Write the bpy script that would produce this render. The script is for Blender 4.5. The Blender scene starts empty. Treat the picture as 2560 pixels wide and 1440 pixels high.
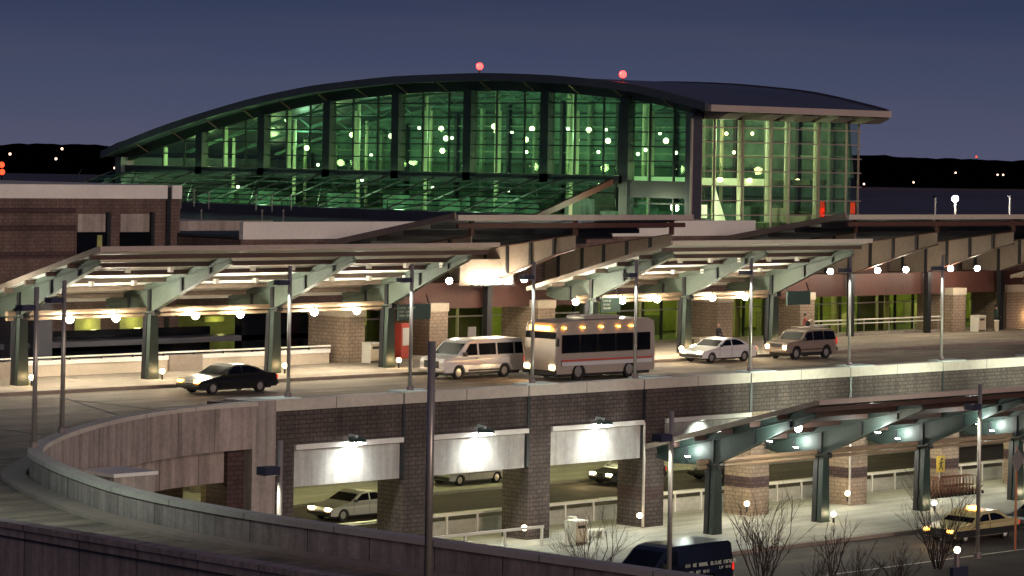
import bpy, bmesh, math, random
from mathutils import Vector, Matrix
from mathutils.geometry import tessellate_polygon
random.seed(7)
R = math.radians
S = bpy.context.scene
COL = S.collection

# ------------------------------------------------------------------ camera
# X runs along the kerb (to the right and away), Y towards the terminal, z = 0 is the upper roadway.
F, TH, ROLL, HC, HY = 7500.0, R(45.5), 0.017, 11.5, 400.0
VD = Vector((math.cos(TH), math.sin(TH), 0)); RT = Vector((math.sin(TH), -math.cos(TH), 0)); UP = Vector((0, 0, 1))
cd = bpy.data.cameras.new('camera'); cam = bpy.data.objects.new('camera', cd); COL.objects.link(cam)
cd.sensor_width = 36; cd.lens = 36 * F / 2560; cd.shift_y = -(720 - HY) / 2560
cd.clip_start = 1; cd.clip_end = 20000
rx = RT * math.cos(ROLL) + UP * math.sin(ROLL); uy = UP * math.cos(ROLL) - RT * math.sin(ROLL); bz = -VD
cam.matrix_world = Matrix(((rx.x, uy.x, bz.x, 0), (rx.y, uy.y, bz.y, 0), (rx.z, uy.z, bz.z, HC), (0, 0, 0, 1)))
S.camera = cam

def at(px, py, **k):
    """surveying helper: where the sight line through a photo pixel meets the real plane X=, Y= or Z="""
    a = (px - 1280) / F; b = (HY - py) / F
    x = a * math.cos(ROLL) - b * math.sin(ROLL); y = a * math.sin(ROLL) + b * math.cos(ROLL)
    d = VD + RT * x + UP * y; o = Vector((0, 0, HC)); (ax, v), = k.items(); i = 'XYZ'.index(ax)
    return o + d * ((v - o[i]) / d[i])

# ------------------------------------------------------------------ sky, warm fill sun, exposure
S.view_settings.view_transform = 'Standard'; S.view_settings.look = 'None'
S.view_settings.exposure = 0.6; S.view_settings.gamma = 1
W = bpy.data.worlds.new('World'); S.world = W; W.use_nodes = True
nt = W.node_tree; nt.nodes.clear()
wo = nt.nodes.new('ShaderNodeOutputWorld'); bg = nt.nodes.new('ShaderNodeBackground')
tc = nt.nodes.new('ShaderNodeTexCoord'); sx = nt.nodes.new('ShaderNodeSeparateXYZ'); cr = nt.nodes.new('ShaderNodeValToRGB')
nz = nt.nodes.new('ShaderNodeTexNoise'); mp = nt.nodes.new('ShaderNodeMapping'); mx = nt.nodes.new('ShaderNodeMix'); mx.data_type = 'RGBA'
cr.color_ramp.elements[0].position = 0.0; cr.color_ramp.elements[0].color = (.078, .084, .140, 1)
cr.color_ramp.elements[1].position = 0.6; cr.color_ramp.elements[1].color = (.018, .022, .06, 1)
e = cr.color_ramp.elements.new(0.03); e.color = (.050, .062, .118, 1)
e = cr.color_ramp.elements.new(0.056); e.color = (.029, .040, .086, 1)
mp.inputs['Scale'].default_value = (3, 3, 40); nz.inputs['Scale'].default_value = 2.2; nz.inputs['Detail'].default_value = 4
mx.inputs[7].default_value = (.10, .082, .115, 1)
mr = nt.nodes.new('ShaderNodeMapRange'); mr.inputs[1].default_value = .45; mr.inputs[2].default_value = .8; mr.inputs[4].default_value = .22
L = nt.links.new
L(tc.outputs['Generated'], sx.inputs[0]); L(sx.outputs[2], cr.inputs[0]); L(tc.outputs['Generated'], mp.inputs[0]); L(mp.outputs[0], nz.inputs[0])
L(nz.outputs[0], mr.inputs[0]); L(mr.outputs[0], mx.inputs[0]); L(cr.outputs[0], mx.inputs[6]); L(mx.outputs[2], bg.inputs[0]); L(bg.outputs[0], wo.inputs[0])
bg.inputs[1].default_value = 0.70
sl = bpy.data.lights.new('warm_fill_sun', 'SUN'); so = bpy.data.objects.new('warm_fill_sun', sl); COL.objects.link(so)
sl.energy = 0.75; sl.angle = R(14); sl.color = (1, .78, .66)  # added wide sun in place of warm car park lights behind the camera
so.rotation_euler = Vector((.16, 1, -.20)).to_track_quat('-Z', 'Y').to_euler()

# ------------------------------------------------------------------ materials
MATS = {}
def mat(name, col, rough=.8, metal=0., var=.0, scale=3., em=None, es=0., bump=0., spec=.5, kind=None, col2=None, bs=(.42, .2), mortar=None, joint=0, track=0, drip=0):
    m = bpy.data.materials.new(name); m.use_nodes = True; n = m.node_tree.nodes; l = m.node_tree.links.new
    p = n['Principled BSDF']; p.inputs['Roughness'].default_value = rough; p.inputs['Metallic'].default_value = metal
    p.inputs['Specular IOR Level'].default_value = spec
    c = (*col, 1); p.inputs['Base Color'].default_value = c
    g = n.new('ShaderNodeNewGeometry'); last = None
    if kind == 'brick':
        sp = n.new('ShaderNodeSeparateXYZ'); l(g.outputs['Position'], sp.inputs[0])
        ad = n.new('ShaderNodeMath'); l(sp.outputs[0], ad.inputs[0]); l(sp.outputs[1], ad.inputs[1])
        cb = n.new('ShaderNodeCombineXYZ'); l(ad.outputs[0], cb.inputs[0]); l(sp.outputs[2], cb.inputs[1])
        b = n.new('ShaderNodeTexBrick'); l(cb.outputs[0], b.inputs[0]); b.inputs['Scale'].default_value = 1
        b.inputs['Color1'].default_value = c; b.inputs['Color2'].default_value = (*(col2 or [x * .7 for x in col]), 1)
        b.inputs['Mortar'].default_value = (*(mortar or [x * .45 for x in col]), 1)
        b.inputs['Brick Width'].default_value = bs[0]; b.inputs['Row Height'].default_value = bs[1]; b.inputs['Mortar Size'].default_value = .022
        last = b.outputs[0]
    if joint:
        uv = n.new('ShaderNodeUVMap'); sp = n.new('ShaderNodeSeparateXYZ'); l(uv.outputs[0], sp.inputs[0])
        dv = n.new('ShaderNodeMath'); dv.operation = 'DIVIDE'; l(sp.outputs[0], dv.inputs[0]); dv.inputs[1].default_value = joint
        fr = n.new('ShaderNodeMath'); fr.operation = 'FRACT'; l(dv.outputs[0], fr.inputs[0])
        lt = n.new('ShaderNodeMath'); lt.operation = 'LESS_THAN'; l(fr.outputs[0], lt.inputs[0]); lt.inputs[1].default_value = .05 / joint
        mj = n.new('ShaderNodeMix'); mj.data_type = 'RGBA'; l(lt.outputs[0], mj.inputs[0]); mj.inputs[6].default_value = c
        mj.inputs[7].default_value = (*[x * .35 for x in col], 1); last = mj.outputs[2]
    if var:
        t = n.new('ShaderNodeTexNoise'); t.inputs['Scale'].default_value = scale; t.inputs['Detail'].default_value = 8; t.inputs['Roughness'].default_value = .7
        l(g.outputs['Position'], t.inputs[0])
        r = n.new('ShaderNodeMapRange'); r.inputs[1].default_value = .3; r.inputs[2].default_value = .7
        r.inputs[3].default_value = 1 - var; r.inputs[4].default_value = 1 + var; l(t.outputs[0], r.inputs[0])
        # slow stains
        t2 = n.new('ShaderNodeTexNoise'); t2.inputs['Scale'].default_value = scale * .09; t2.inputs['Detail'].default_value = 4; l(g.outputs['Position'], t2.inputs[0])
        r2 = n.new('ShaderNodeMapRange'); r2.inputs[1].default_value = .35; r2.inputs[2].default_value = .65
        r2.inputs[3].default_value = 1 - var * .8; r2.inputs[4].default_value = 1 + var * .4; l(t2.outputs[0], r2.inputs[0])
        mm = n.new('ShaderNodeMath'); mm.operation = 'MULTIPLY'; l(r.outputs[0], mm.inputs[0]); l(r2.outputs[0], mm.inputs[1])
        vm = n.new('ShaderNodeVectorMath'); vm.operation = 'SCALE'
        if last: l(last, vm.inputs[0])
        else: vm.inputs[0].default_value = col
        l(mm.outputs[0], vm.inputs['Scale']); last = vm.outputs[0]
        if bump:
            bp = n.new('ShaderNodeBump'); bp.inputs['Strength'].default_value = bump; bp.inputs['Distance'].default_value = .03
            l(t.outputs[0], bp.inputs['Height']); l(bp.outputs[0], p.inputs['Normal'])
    for amt, sc in ((track, (.035, 1.1, 1)), (track * .6, (.25, .45, 1)), (drip, (2.6, 2.6, .16))):
        if amt:
            mq = n.new('ShaderNodeMapping'); mq.inputs['Scale'].default_value = sc; l(g.outputs['Position'], mq.inputs[0])
            tq = n.new('ShaderNodeTexNoise'); tq.inputs['Scale'].default_value = 1; tq.inputs['Detail'].default_value = 5; tq.inputs['Roughness'].default_value = .65; l(mq.outputs[0], tq.inputs[0])
            rq = n.new('ShaderNodeMapRange'); rq.inputs[1].default_value = .36; rq.inputs[2].default_value = .62; rq.inputs[3].default_value = 1 - amt; rq.inputs[4].default_value = 1 + amt * .25; l(tq.outputs[0], rq.inputs[0])
            vq = n.new('ShaderNodeVectorMath'); vq.operation = 'SCALE'
            if last: l(last, vq.inputs[0])
            else: vq.inputs[0].default_value = col
            l(rq.outputs[0], vq.inputs['Scale']); last = vq.outputs[0]
    if last: l(last, p.inputs['Base Color'])
    if em:
        p.inputs['Emission Color'].default_value = (*em, 1); p.inputs['Emission Strength'].default_value = es
    MATS[name] = m; return m
def glass(name, tint, gl=.08, rough=.02):
    m = bpy.data.materials.new(name); m.use_nodes = True; n = m.node_tree.nodes; n.clear(); l = m.node_tree.links.new
    o = n.new('ShaderNodeOutputMaterial'); t = n.new('ShaderNodeBsdfTransparent'); g = n.new('ShaderNodeBsdfGlossy'); x = n.new('ShaderNodeMixShader')
    t.inputs[0].default_value = (*tint, 1); g.inputs['Roughness'].default_value = rough; x.inputs[0].default_value = gl
    l(t.outputs[0], x.inputs[1]); l(g.outputs[0], x.inputs[2]); l(x.outputs[0], o.inputs[0]); MATS[name] = m; return m

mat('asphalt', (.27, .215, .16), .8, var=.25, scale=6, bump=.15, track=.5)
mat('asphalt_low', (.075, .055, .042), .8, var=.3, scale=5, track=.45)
mat('pavement', (.40, .34, .27), .85, var=.2, scale=3, bump=.1, track=.25)
mat('pavement_low', (.44, .43, .36), .85, var=.16, scale=3, track=.25)
mat('kerb', (.30, .24, .20), .8, var=.15)
mat('paint', (.6, .55, .45), .6, var=.2, scale=8)
mat('concrete', (.37, .30, .275), .85, var=.2, scale=5, joint=2.6, drip=.38)
mat('concrete_plain', (.40, .345, .31), .85, var=.16, scale=4, drip=.35)
mat('spandrel', (.44, .42, .39), .8, var=.14, scale=3, drip=.25)
mat('concrete_pale', (.76, .73, .68), .8, var=.07, scale=4)
mat('coping', (.52, .47, .41), .8, var=.12, scale=4, joint=4.0)
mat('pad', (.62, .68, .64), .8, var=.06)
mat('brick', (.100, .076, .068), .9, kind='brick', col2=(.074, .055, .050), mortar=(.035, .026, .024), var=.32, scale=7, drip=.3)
mat('brick_red', (.155, .108, .098), .9, kind='brick', col2=(.14, .088, .076), mortar=(.095, .06, .054), var=.3, scale=5, drip=.25)
mat('brick_band', (.085, .048, .045), .9, kind='brick', mortar=(.03, .02, .02), var=.2, scale=5)
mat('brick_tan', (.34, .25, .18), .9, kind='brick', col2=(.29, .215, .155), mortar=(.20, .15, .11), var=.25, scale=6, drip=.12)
mat('cap_stone', (.52, .44, .34), .85, var=.1, scale=5)
mat('green_steel', (.082, .108, .085), .5, var=.18, scale=5)
mat('green_col', (.03, .045, .038), .5, var=.2, scale=4)
mat('green_dark', (.018, .034, .030), .5, var=.2, scale=4)
mat('black_steel', (.014, .015, .018), .45, var=.2)
mat('rust_dark', (.06, .03, .024), .6, var=.2, scale=4)
mat('purlin_tan', (.16, .12, .09), .6, var=.2, scale=4)
mat('rust_steel', (.075, .027, .020), .55, var=.2, scale=4)
mat('plate_tan', (.25, .20, .16), .6, var=.14, scale=4)
mat('fascia', (.43, .35, .31), .6, var=.08, scale=3)
mat('panel_white', (.80, .80, .74), .5, var=.05)
mat('gutter', (.28, .20, .13), .5, var=.1)
mat('roof_metal', (.085, .085, .105), .4, metal=.3, var=.15, scale=1.5)
mat('roof_flat', (.035, .042, .06), .8, var=.3, scale=1)
mat('galv', (.42, .38, .34), .4, metal=.6, var=.1)
mat('pole_dark', (.22, .17, .17), .45, metal=.4, var=.1)
mat('head_blue', (.03, .03, .06), .5)
mat('white_metal', (.72, .70, .62), .5, var=.05)
mat('lamp', (1, 1, 1), em=(1, .90, .70), es=230)
mat('lamp_rear', (1, 1, 1), em=(1, .88, .66), es=150)
mat('lamp_foot', (1, .9, .7), em=(1, .66, .32), es=34)
mat('lamp_low', (1, .95, .8), em=(1, .80, .48), es=26)
mat('lamp_mint', (1, 1, 1), em=(.92, 1, .95), es=120)
mat('lamp_deck', (1, 1, .8), em=(.88, 1, .42), es=17)
mat('lamp_hall', (1, 1, .8), em=(1, .80, .36), es=9)
mat('lamp_small', (1, 1, .8), em=(1, .92, .55), es=6)
mat('lamp_yard', (1, 1, .9), em=(1, .92, .8), es=900)
mat('lamp_red', (1, .1, .1), em=(1, .045, .04), es=4)
mat('far_warm', (1, .7, .5), em=(1, .6, .4), es=3)
mat('far_red', (1, .1, .05), em=(1, .07, .02), es=1.5)
mat('room_green', (.11, .20, .165), .8, var=.5, scale=.9)
mat('room_pale', (.26, .34, .26), .7, var=.3)
mat('room_floor', (.26, .36, .22), .6, var=.85, scale=1.6)  # high contrast noise puts bright and dark patches of light into the colour
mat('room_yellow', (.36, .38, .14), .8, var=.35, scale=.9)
mat('room_dark', (.05, .06, .035), .8, var=.3)
mat('pipe_green', (.58, .58, .42), .5)
mat('mullion_dark', (.012, .018, .018), .5)
mat('mullion_pale', (.36, .27, .24), .5)
mat('sail', (.85, .88, .70), .6)
mat('banner_red', (.75, .06, .02), .6, em=(1, .06, .01), es=.35)
mat('field', (.055, .058, .095), .9, var=.3, scale=.01)
mat('trees_far', (.001, .0012, .002), 1, spec=0)
mat('bark', (.045, .030, .026), .9)
mat('soil', (.07, .055, .04), .95, var=.3)
mat('rubber', (.012, .012, .012), .8)
mat('rim', (.55, .53, .5), .3, metal=.7)
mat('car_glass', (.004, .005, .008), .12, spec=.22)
mat('head_on', (1, .9, .7), em=(1, .72, .36), es=45)
mat('head_off', (.6, .6, .55), .2, spec=.8)
mat('amber_on', (1, .5, .1), em=(1, .38, .05), es=14)
mat('tail', (.4, .02, .02), .3, em=(1, .04, .02), es=.5)
mat('tail_on', (.8, .02, .02), .3, em=(1, .04, .02), es=9)
mat('trim_black', (.02, .02, .02), .5)
for nme, c in (('white', (.78, .78, .80)), ('black', (.012, .012, .014)), ('tan', (.30, .235, .19)), ('cab_cream', (.62, .52, .26)), ('navy', (.010, .014, .03)), ('bus', (.48, .42, .36)), ('silver', (.4, .4, .38))):
    mat('paint_' + nme, c, .28, metal=.25, spec=.6)
mat('sign_green', (.055, .10, .085), .5)
mat('sign_text', (.75, .78, .66), .5)
mat('sign_yellow', (.36, .25, .03), .5)
mat('sign_orange', (.45, .14, .05), .6)
mat('cart', (.16, .075, .055), .4, metal=.5)
mat('skin', (.42, .26, .19), .6); mat('cloth_red', (.38, .05, .035), .8); mat('cloth_dark', (.02, .02, .028), .8); mat('cloth_pink', (.5, .28, .30), .8); mat('cloth_green', (.03, .06, .045), .8)
mat('bin_beige', (.55, .47, .33), .6); mat('cabinet_red', (.55, .08, .05), .5)
glass('glass_hall', (.58, .80, .69), .035); glass('glass_skirt', (.46, .80, .62), .05); glass('glass_side', (.78, .84, .76), .04); glass('glass_door', (.85, .9, .65), .05)

# ------------------------------------------------------------------ mesh helpers
class MB:
    def __init__(s): s.v = []; s.f = []; s.uv = None; s.mi = []
    def add(s, vs, fs):
        o = len(s.v); s.v += [tuple(v) for v in vs]; s.f += [tuple(i + o for i in f) for f in fs]; return s
    def box(s, x0, x1, y0, y1, z0, z1):
        return s.add([(x0, y0, z0), (x1, y0, z0), (x1, y1, z0), (x0, y1, z0), (x0, y0, z1), (x1, y0, z1), (x1, y1, z1), (x0, y1, z1)],
                     [(0, 3, 2, 1), (4, 5, 6, 7), (0, 1, 5, 4), (1, 2, 6, 5), (2, 3, 7, 6), (3, 0, 4, 7)])
    def bar(s, a, b, w, h=None, up=(0, 0, 1)):
        a, b = Vector(a), Vector(b); d = (b - a).normalized(); h = h or w
        sd = d.cross(Vector(up)); sd = (Vector((1, 0, 0)) if sd.length < 1e-4 else sd.normalized()); u = sd.cross(d)
        vs = [p + sd * (i * w / 2) + u * (j * h / 2) for p in (a, b) for i, j in ((-1, -1), (1, -1), (1, 1), (-1, 1))]
        return s.add(vs, [(0, 3, 2, 1), (4, 5, 6, 7), (0, 1, 5, 4), (1, 2, 6, 5), (2, 3, 7, 6), (3, 0, 4, 7)])
    def tube(s, pts, r, n=8, r2=None):
        pts = [Vector(p) for p in pts]; o = len(s.v); N = len(pts)
        for i, p in enumerate(pts):
            d = (pts[min(i + 1, N - 1)] - pts[max(i - 1, 0)]).normalized(); a = d.cross(Vector((0, 0, 1)))
            a = Vector((1, 0, 0)) if a.length < 1e-3 else a.normalized(); b = d.cross(a)
            rr = r if r2 is None else r + (r2 - r) * i / (N - 1)
            s.v += [tuple(p + a * rr * math.cos(t * 2 * math.pi / n) + b * rr * math.sin(t * 2 * math.pi / n)) for t in range(n)]
        for i in range(N - 1):
            for t in range(n):
                u = (t + 1) % n; s.f.append((o + i * n + t, o + i * n + u, o + (i + 1) * n + u, o + (i + 1) * n + t))
        s.f.append(tuple(o + t for t in reversed(range(n)))); s.f.append(tuple(o + (N - 1) * n + t for t in range(n))); return s
    def ball(s, c, r, n=10, m=7, sz=1):
        o = len(s.v); c = Vector(c)
        for j in range(1, m):
            for i in range(n):
                a, b = 2 * math.pi * i / n, math.pi * j / m
                s.v.append((c.x + r * math.sin(b) * math.cos(a), c.y + r * math.sin(b) * math.sin(a), c.z + r * sz * math.cos(b)))
        t = len(s.v); s.v += [(c.x, c.y, c.z + r * sz), (c.x, c.y, c.z - r * sz)]
        for j in range(m - 2):
            for i in range(n):
                k = (i + 1) % n; s.f.append((o + j * n + i, o + (j + 1) * n + i, o + (j + 1) * n + k, o + j * n + k))
        for i in range(n):
            k = (i + 1) % n; s.f.append((t, o + i, o + k)); s.f.append((t + 1, o + (m - 2) * n + k, o + (m - 2) * n + i))
        return s
    def prism(s, poly, axis, a, b):
        """poly of 2D points in the plane across axis, extruded from a to b"""
        def P(p, t): return {'X': (t, p[0], p[1]), 'Y': (p[0], t, p[1]), 'Z': (p[0], p[1], t)}[axis]
        n = len(poly); o = len(s.v); s.v += [P(p, a) for p in poly] + [P(p, b) for p in poly]
        for t in tessellate_polygon([[Vector((p[0], p[1], 0)) for p in poly]]):
            s.f.append(tuple(o + i for i in t)); s.f.append(tuple(o + n + i for i in reversed(t)))
        for i in range(n):
            j = (i + 1) % n; s.f.append((o + i, o + j, o + n + j, o + n + i))
        return s
    def sweep(s, path, prof):
        """closed profile of (offset to the left, z) carried along a path; uv.x is the length run"""
        if s.uv is None: s.uv = {}
        path = [Vector((p[0], p[1], 0)) for p in path]; n = len(prof); N = len(path); o = len(s.v); run = [0]
        for i in range(1, N): run.append(run[-1] + (path[i] - path[i - 1]).length)
        for i, p in enumerate(path):
            d = (path[min(i + 1, N - 1)] - path[max(i - 1, 0)]).normalized(); l = Vector((-d.y, d.x, 0))
            s.v += [tuple(p + l * q[0] + Vector((0, 0, q[1]))) for q in prof]
        for i in range(N - 1):
            for k in range(n):
                m = (k + 1) % n; s.uv[len(s.f)] = [(run[i], prof[k][1]), (run[i], prof[m][1]), (run[i + 1], prof[m][1]), (run[i + 1], prof[k][1])]
                s.f.append((o + i * n + k, o + i * n + m, o + (i + 1) * n + m, o + (i + 1) * n + k))
        s.f.append(tuple(o + k for k in reversed(range(n)))); s.f.append(tuple(o + (N - 1) * n + k for k in range(n))); return s
    def build(s, name, m, parent=None, smooth=False, bevel=0, world=True):
        me = bpy.data.meshes.new(name); off = Vector((0, 0, 0))
        if parent is not None and world:
            p = parent
            while p is not None: off += p.location; p = p.parent
        me.from_pydata([tuple(Vector(v) - off) for v in s.v], [], s.f)
        if s.uv is not None:
            u = me.uv_layers.new(name='UVMap')
            for pi, po in enumerate(me.polygons):
                for li, c in zip(po.loop_indices, s.uv.get(pi, [(0.5, 0)] * 99)): u.data[li].uv = c
        bm = bmesh.new(); bm.from_mesh(me); bmesh.ops.recalc_face_normals(bm, faces=bm.faces); bm.to_mesh(me); bm.free()
        me.materials.append(MATS[m] if isinstance(m, str) else m)
        if smooth: me.polygons.foreach_set('use_smooth', [True] * len(me.polygons))
        o = bpy.data.objects.new(name, me); COL.objects.link(o); o.parent = parent
        if bevel:
            b = o.modifiers.new('bevel', 'BEVEL'); b.width = bevel; b.segments = 2; b.limit_method = 'ANGLE'; b.angle_limit = R(25)
        return o

def tag(o, label=None, cat=None, group=None, kind=None):
    if label: o['label'] = label
    if cat: o['category'] = cat
    if group: o['group'] = group
    if kind: o['kind'] = kind
    return o
def thing(name, loc, label, cat, group=None, rz=0):
    o = bpy.data.objects.new(name, None); COL.objects.link(o); o.location = loc; o.rotation_euler = (0, 0, rz); o.empty_display_size = .3
    return tag(o, label, cat, group)
def ch(o): return [c for c in COL.objects if c.parent == o]
KIDS = {}
def copy_tree(o, parent=None):
    c = o.copy(); COL.objects.link(c); c.parent = parent
    kids = KIDS.get(o.name)
    if kids is None: kids = ch(o); KIDS[o.name] = kids
    for k in kids: copy_tree(k, c)
    return c
def place(proto, used, loc, label, rz=0):
    o = proto if not used else copy_tree(proto)
    o.location = loc; o.rotation_euler = (0, 0, rz); o['label'] = label
    return o
ORD = ['first', 'second', 'third', 'fourth', 'fifth', 'sixth', 'seventh', 'eighth', 'ninth', 'tenth', 'eleventh', 'twelfth', 'thirteenth', 'fourteenth', 'fifteenth', 'sixteenth', 'seventeenth', 'eighteenth', 'nineteenth', 'twentieth']
def ordi(i, n):
    return 'leftmost' if i == 0 else ('rightmost' if i == n - 1 else ORD[i])
def point(name, loc, e, col, r=.15, spot=None, aim=None, parent=None):
    l = bpy.data.lights.new(name, 'SPOT' if spot else 'POINT'); l.energy = e; l.color = col; l.shadow_soft_size = r
    if spot: l.spot_size = R(spot); l.spot_blend = .7
    o = bpy.data.objects.new(name, l); COL.objects.link(o); o.location = loc
    if aim: o.rotation_euler = Vector(aim).to_track_quat('-Z', 'Y').to_euler()
    return o
ZL = -6.5   # lower roadway level

# ================================================================== GROUND AND ROADS
tag(MB().add([(-400, -400, ZL - .1), (9000, -400, ZL - .1), (9000, 9000, ZL - .1), (-400, 9000, ZL - .1)], [(0, 1, 2, 3)]).build('airfield_ground', 'field'), kind='structure')
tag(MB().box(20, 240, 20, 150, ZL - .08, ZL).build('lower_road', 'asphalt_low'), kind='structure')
tag(MB().box(86, 200, 91.2, 103.6, ZL + .004, ZL + .15).build('lower_pavement', 'pavement_low'), kind='structure')
tag(MB().box(60, 200, 117.2, 131, ZL + .004, ZL + .15).build('far_lower_pavement', 'pavement_low'), kind='structure')
tag(MB().box(86, 200, 91.0, 91.2, ZL + .004, ZL + .17).build('lower_kerb', 'kerb'), kind='structure')
mk = MB()
for i in range(9):
    mk.box(88 + i * 14, 96 + i * 14, 110.9, 111.05, ZL, ZL + .006)
mk.box(88, 190, 84.0, 84.14, ZL, ZL + .006)
tag(mk.build('lower_road_marking', 'paint'), kind='structure')
tag(MB().box(88, 190, 62, 83.2, ZL + .002, ZL + .05).build('planting_bed', 'soil'), kind='structure')

key = [(86, 99.7), (82.5, 99.5), (78.4, 98.9), (73.3, 96.7), (67.4, 92.5), (63.0, 88.2), (60.9, 84.6), (59.0, 80.0), (57.6, 75.6), (56.9, 71.2), (56.7, 66.8), (56.9, 60.0), (57.3, 50), (57.8, 40), (58.4, 30)]
def smooth(k, n=4):
    o = []
    for i in range(1, len(k) - 1):
        p0, p1, p2 = k[i - 1], k[i], k[i + 1]; p3 = k[min(i + 2, len(k) - 1)]
        for j in range(n):
            t = j / n; o.append(tuple(.5 * (2 * p1[c] + (p2[c] - p0[c]) * t + (2 * p0[c] - 5 * p1[c] + 4 * p2[c] - p3[c]) * t * t + (3 * p1[c] - p0[c] - 3 * p2[c] + p3[c]) * t ** 3) for c in (0, 1)))
    return o + [k[-1]]
inner = smooth(key); arc = inner[:30]
outer_x = 50.4
deck = [(215, 100.15), (84, 100.15)] + [p for p in inner if p[0] < 82.4] + [(50.5, 30), (50.5, 131), (215, 131)]
def slab(name, poly, z0, z1, m):
    n = len(poly); b = MB(); b.v = [(x, y, z1) for x, y in poly] + [(x, y, z0) for x, y in poly]
    for t in tessellate_polygon([[Vector((x, y, 0)) for x, y in poly]]):
        b.f.append(tuple(t)); b.f.append(tuple(n + i for i in reversed(t)))
    for i in range(n): j = (i + 1) % n; b.f.append((i, j, n + j, n + i))
    return b.build(name, m)
tag(slab('upper_road', deck, -.9, 0, 'asphalt'), kind='structure')
tag(MB().box(62, 106, 117.2, 124.6, .004, .15).box(106, 214, 117.2, 129.9, .004, .15).build('upper_pavement', 'pavement'), kind='structure')
tag(MB().box(62, 214, 117.0, 117.2, .004, .17).build('upper_kerb', 'kerb'), kind='structure')
k = MB(); k.sweep(inner, [(-1.1, .004), (-1.1, .13), (-.25, .13), (-.25, .004)])
tag(k.build('ramp_kerb', 'kerb'), kind='structure')
mk = MB().box(60, 80, 108.5, 108.62, 0, .005)
for i in range(16): mk.box(84 + i * 7, 86.6 + i * 7, 108.5, 108.62, 0, .005)
mk.box(84, 200, 101.5, 101.62, 0, .005)
tag(mk.build('upper_road_marking', 'paint'), kind='structure')
jt = MB()
for xx in (83.2, 72): jt.box(xx, xx + .12, 100.6, 116.9, .0, .006)
jt.bar((77.6, 99.7, .003), (84, 115.5, .003), .16, .006)
tag(jt.build('expansion_joint', 'rubber'), kind='structure')

# ================================================================== VIADUCT (brick edge wall, piers, beams)
JX = [91.55 + 7.95 * i for i in range(-1, 15)]
via = thing('viaduct', (99.5, 100, ZL), 'long brick viaduct wall with pale coping carrying the upper roadway', 'viaduct')
for i, x in enumerate(JX[:-1]):
    x1 = JX[i + 1]
    MB().box(x + .10, x1 - .10, 99.86, 100.2, -1.08, .42).build('brick_panel', 'brick', via)
    b = MB(); b.sweep([(x1 - .03, 100), (x + .03, 100)], [(-.42, .42), (-.42, .93), (.17, .93), (.17, .42)])
    b.build('coping', 'coping', via)
    MB().box(x + 1.5, x1 - .1, 99.70, 100.1, -1.30, -1.08).build('ledge', 'concrete_pale', via)
    MB().box(x + 1.5, x1 - .1, 99.98, 100.5, -2.95, -1.36).build('spandrel_beam', 'spandrel', via)
for i, x in enumerate(JX):
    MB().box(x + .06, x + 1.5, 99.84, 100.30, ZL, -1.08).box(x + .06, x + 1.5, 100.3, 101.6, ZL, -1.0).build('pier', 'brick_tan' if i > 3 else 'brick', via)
    MB().box(x - .09, x + .09, 99.83, 100.15, -2.9, .40).build('joint_channel', 'black_steel', via)  # black strip puts the recess shadow of the joint into the colour
    if i > 2: MB().box(x + .057, x + 1.503, 99.837, 101.6, -4.95, -4.4).build('pier_band', 'brick_band', via)
    if i in (3, 5): MB().tube([(x - .02, 99.78, -6.3), (x - .02, 99.78, -1.2)], .07).build('downpipe', 'galv', via)
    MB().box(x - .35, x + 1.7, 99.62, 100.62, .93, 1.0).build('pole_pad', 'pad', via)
MB().box(82.2, 83.5, 99.2, 101.2, ZL, .98).build('end_pier', 'concrete_plain', via)
MB().box(81.3, 82.2, 99.75, 101.2, ZL, .9).build('recess_panel', 'brick_band', via)
# ground level piers under the deck
for row, yy in enumerate((108.5,)):
    for i in range(5):
        pass
# inner girders and far side piers under the deck
up = thing('deck_pier', (96, 116.5, ZL), '', 'pier', 'square concrete piers under the upper roadway')
MB().box(-.6, .6, -.6, .6, 0, 5.55).build('shaft', 'concrete_plain', up, world=False)
MB().box(-.9, .9, -.9, .9, 5.2, 5.5).build('pier_head', 'concrete_plain', up, world=False)
for i in range(7):
    x = 88 + i * 12
    place(up, i > 0, (x, 124.5, ZL), '%s concrete pier in the shade under the upper roadway' % ordi(i, 7))

# curved ramp wall
rw = thing('ramp_wall', (62, 88, 0), 'curved concrete ramp parapet sweeping round the open corner', 'wall')
w = MB(); w.sweep(inner, [(-.12, -.25), (-.12, .78), (.28, .78), (.28, -1.05), (.0, -1.05)]); w.build('parapet', 'concrete', rw)
w = MB(); w.sweep(inner, [(-.2, .78), (-.2, .95), (.34, .95), (.34, .78)]); w.build('coping', 'coping', rw)
w = MB(); w.sweep(arc[:22], [(-.9, -1.06), (-.6, -1.06), (-.6, -2.5), (-.9, -2.5)]); w.build('ramp_girder', 'concrete', rw)
ow = thing('outer_ramp_wall', (50, 60, 0), 'brown concrete outer parapet of the ramp across the bottom left corner', 'wall')
w = MB(); w.sweep([(50.2, 112), (50.2, 90), (50.2, 70), (50.3, 50), (50.5, 30)], [(-.2, -2.4), (-.2, .74), (.2, .74), (.2, 0), (.0, -2.4)]); w.build('parapet', 'concrete', ow)
w = MB(); w.sweep([(50.2, 112), (50.2, 90), (50.2, 70), (50.3, 50), (50.5, 30)], [(-.27, .74), (-.27, .9), (.26, .9), (.26, .74)]); w.build('coping', 'concrete', ow)
w = MB().box(49.96, 50.0, 30, 112, .46, .5); w.build('groove', 'trim_black', ow)
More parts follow.
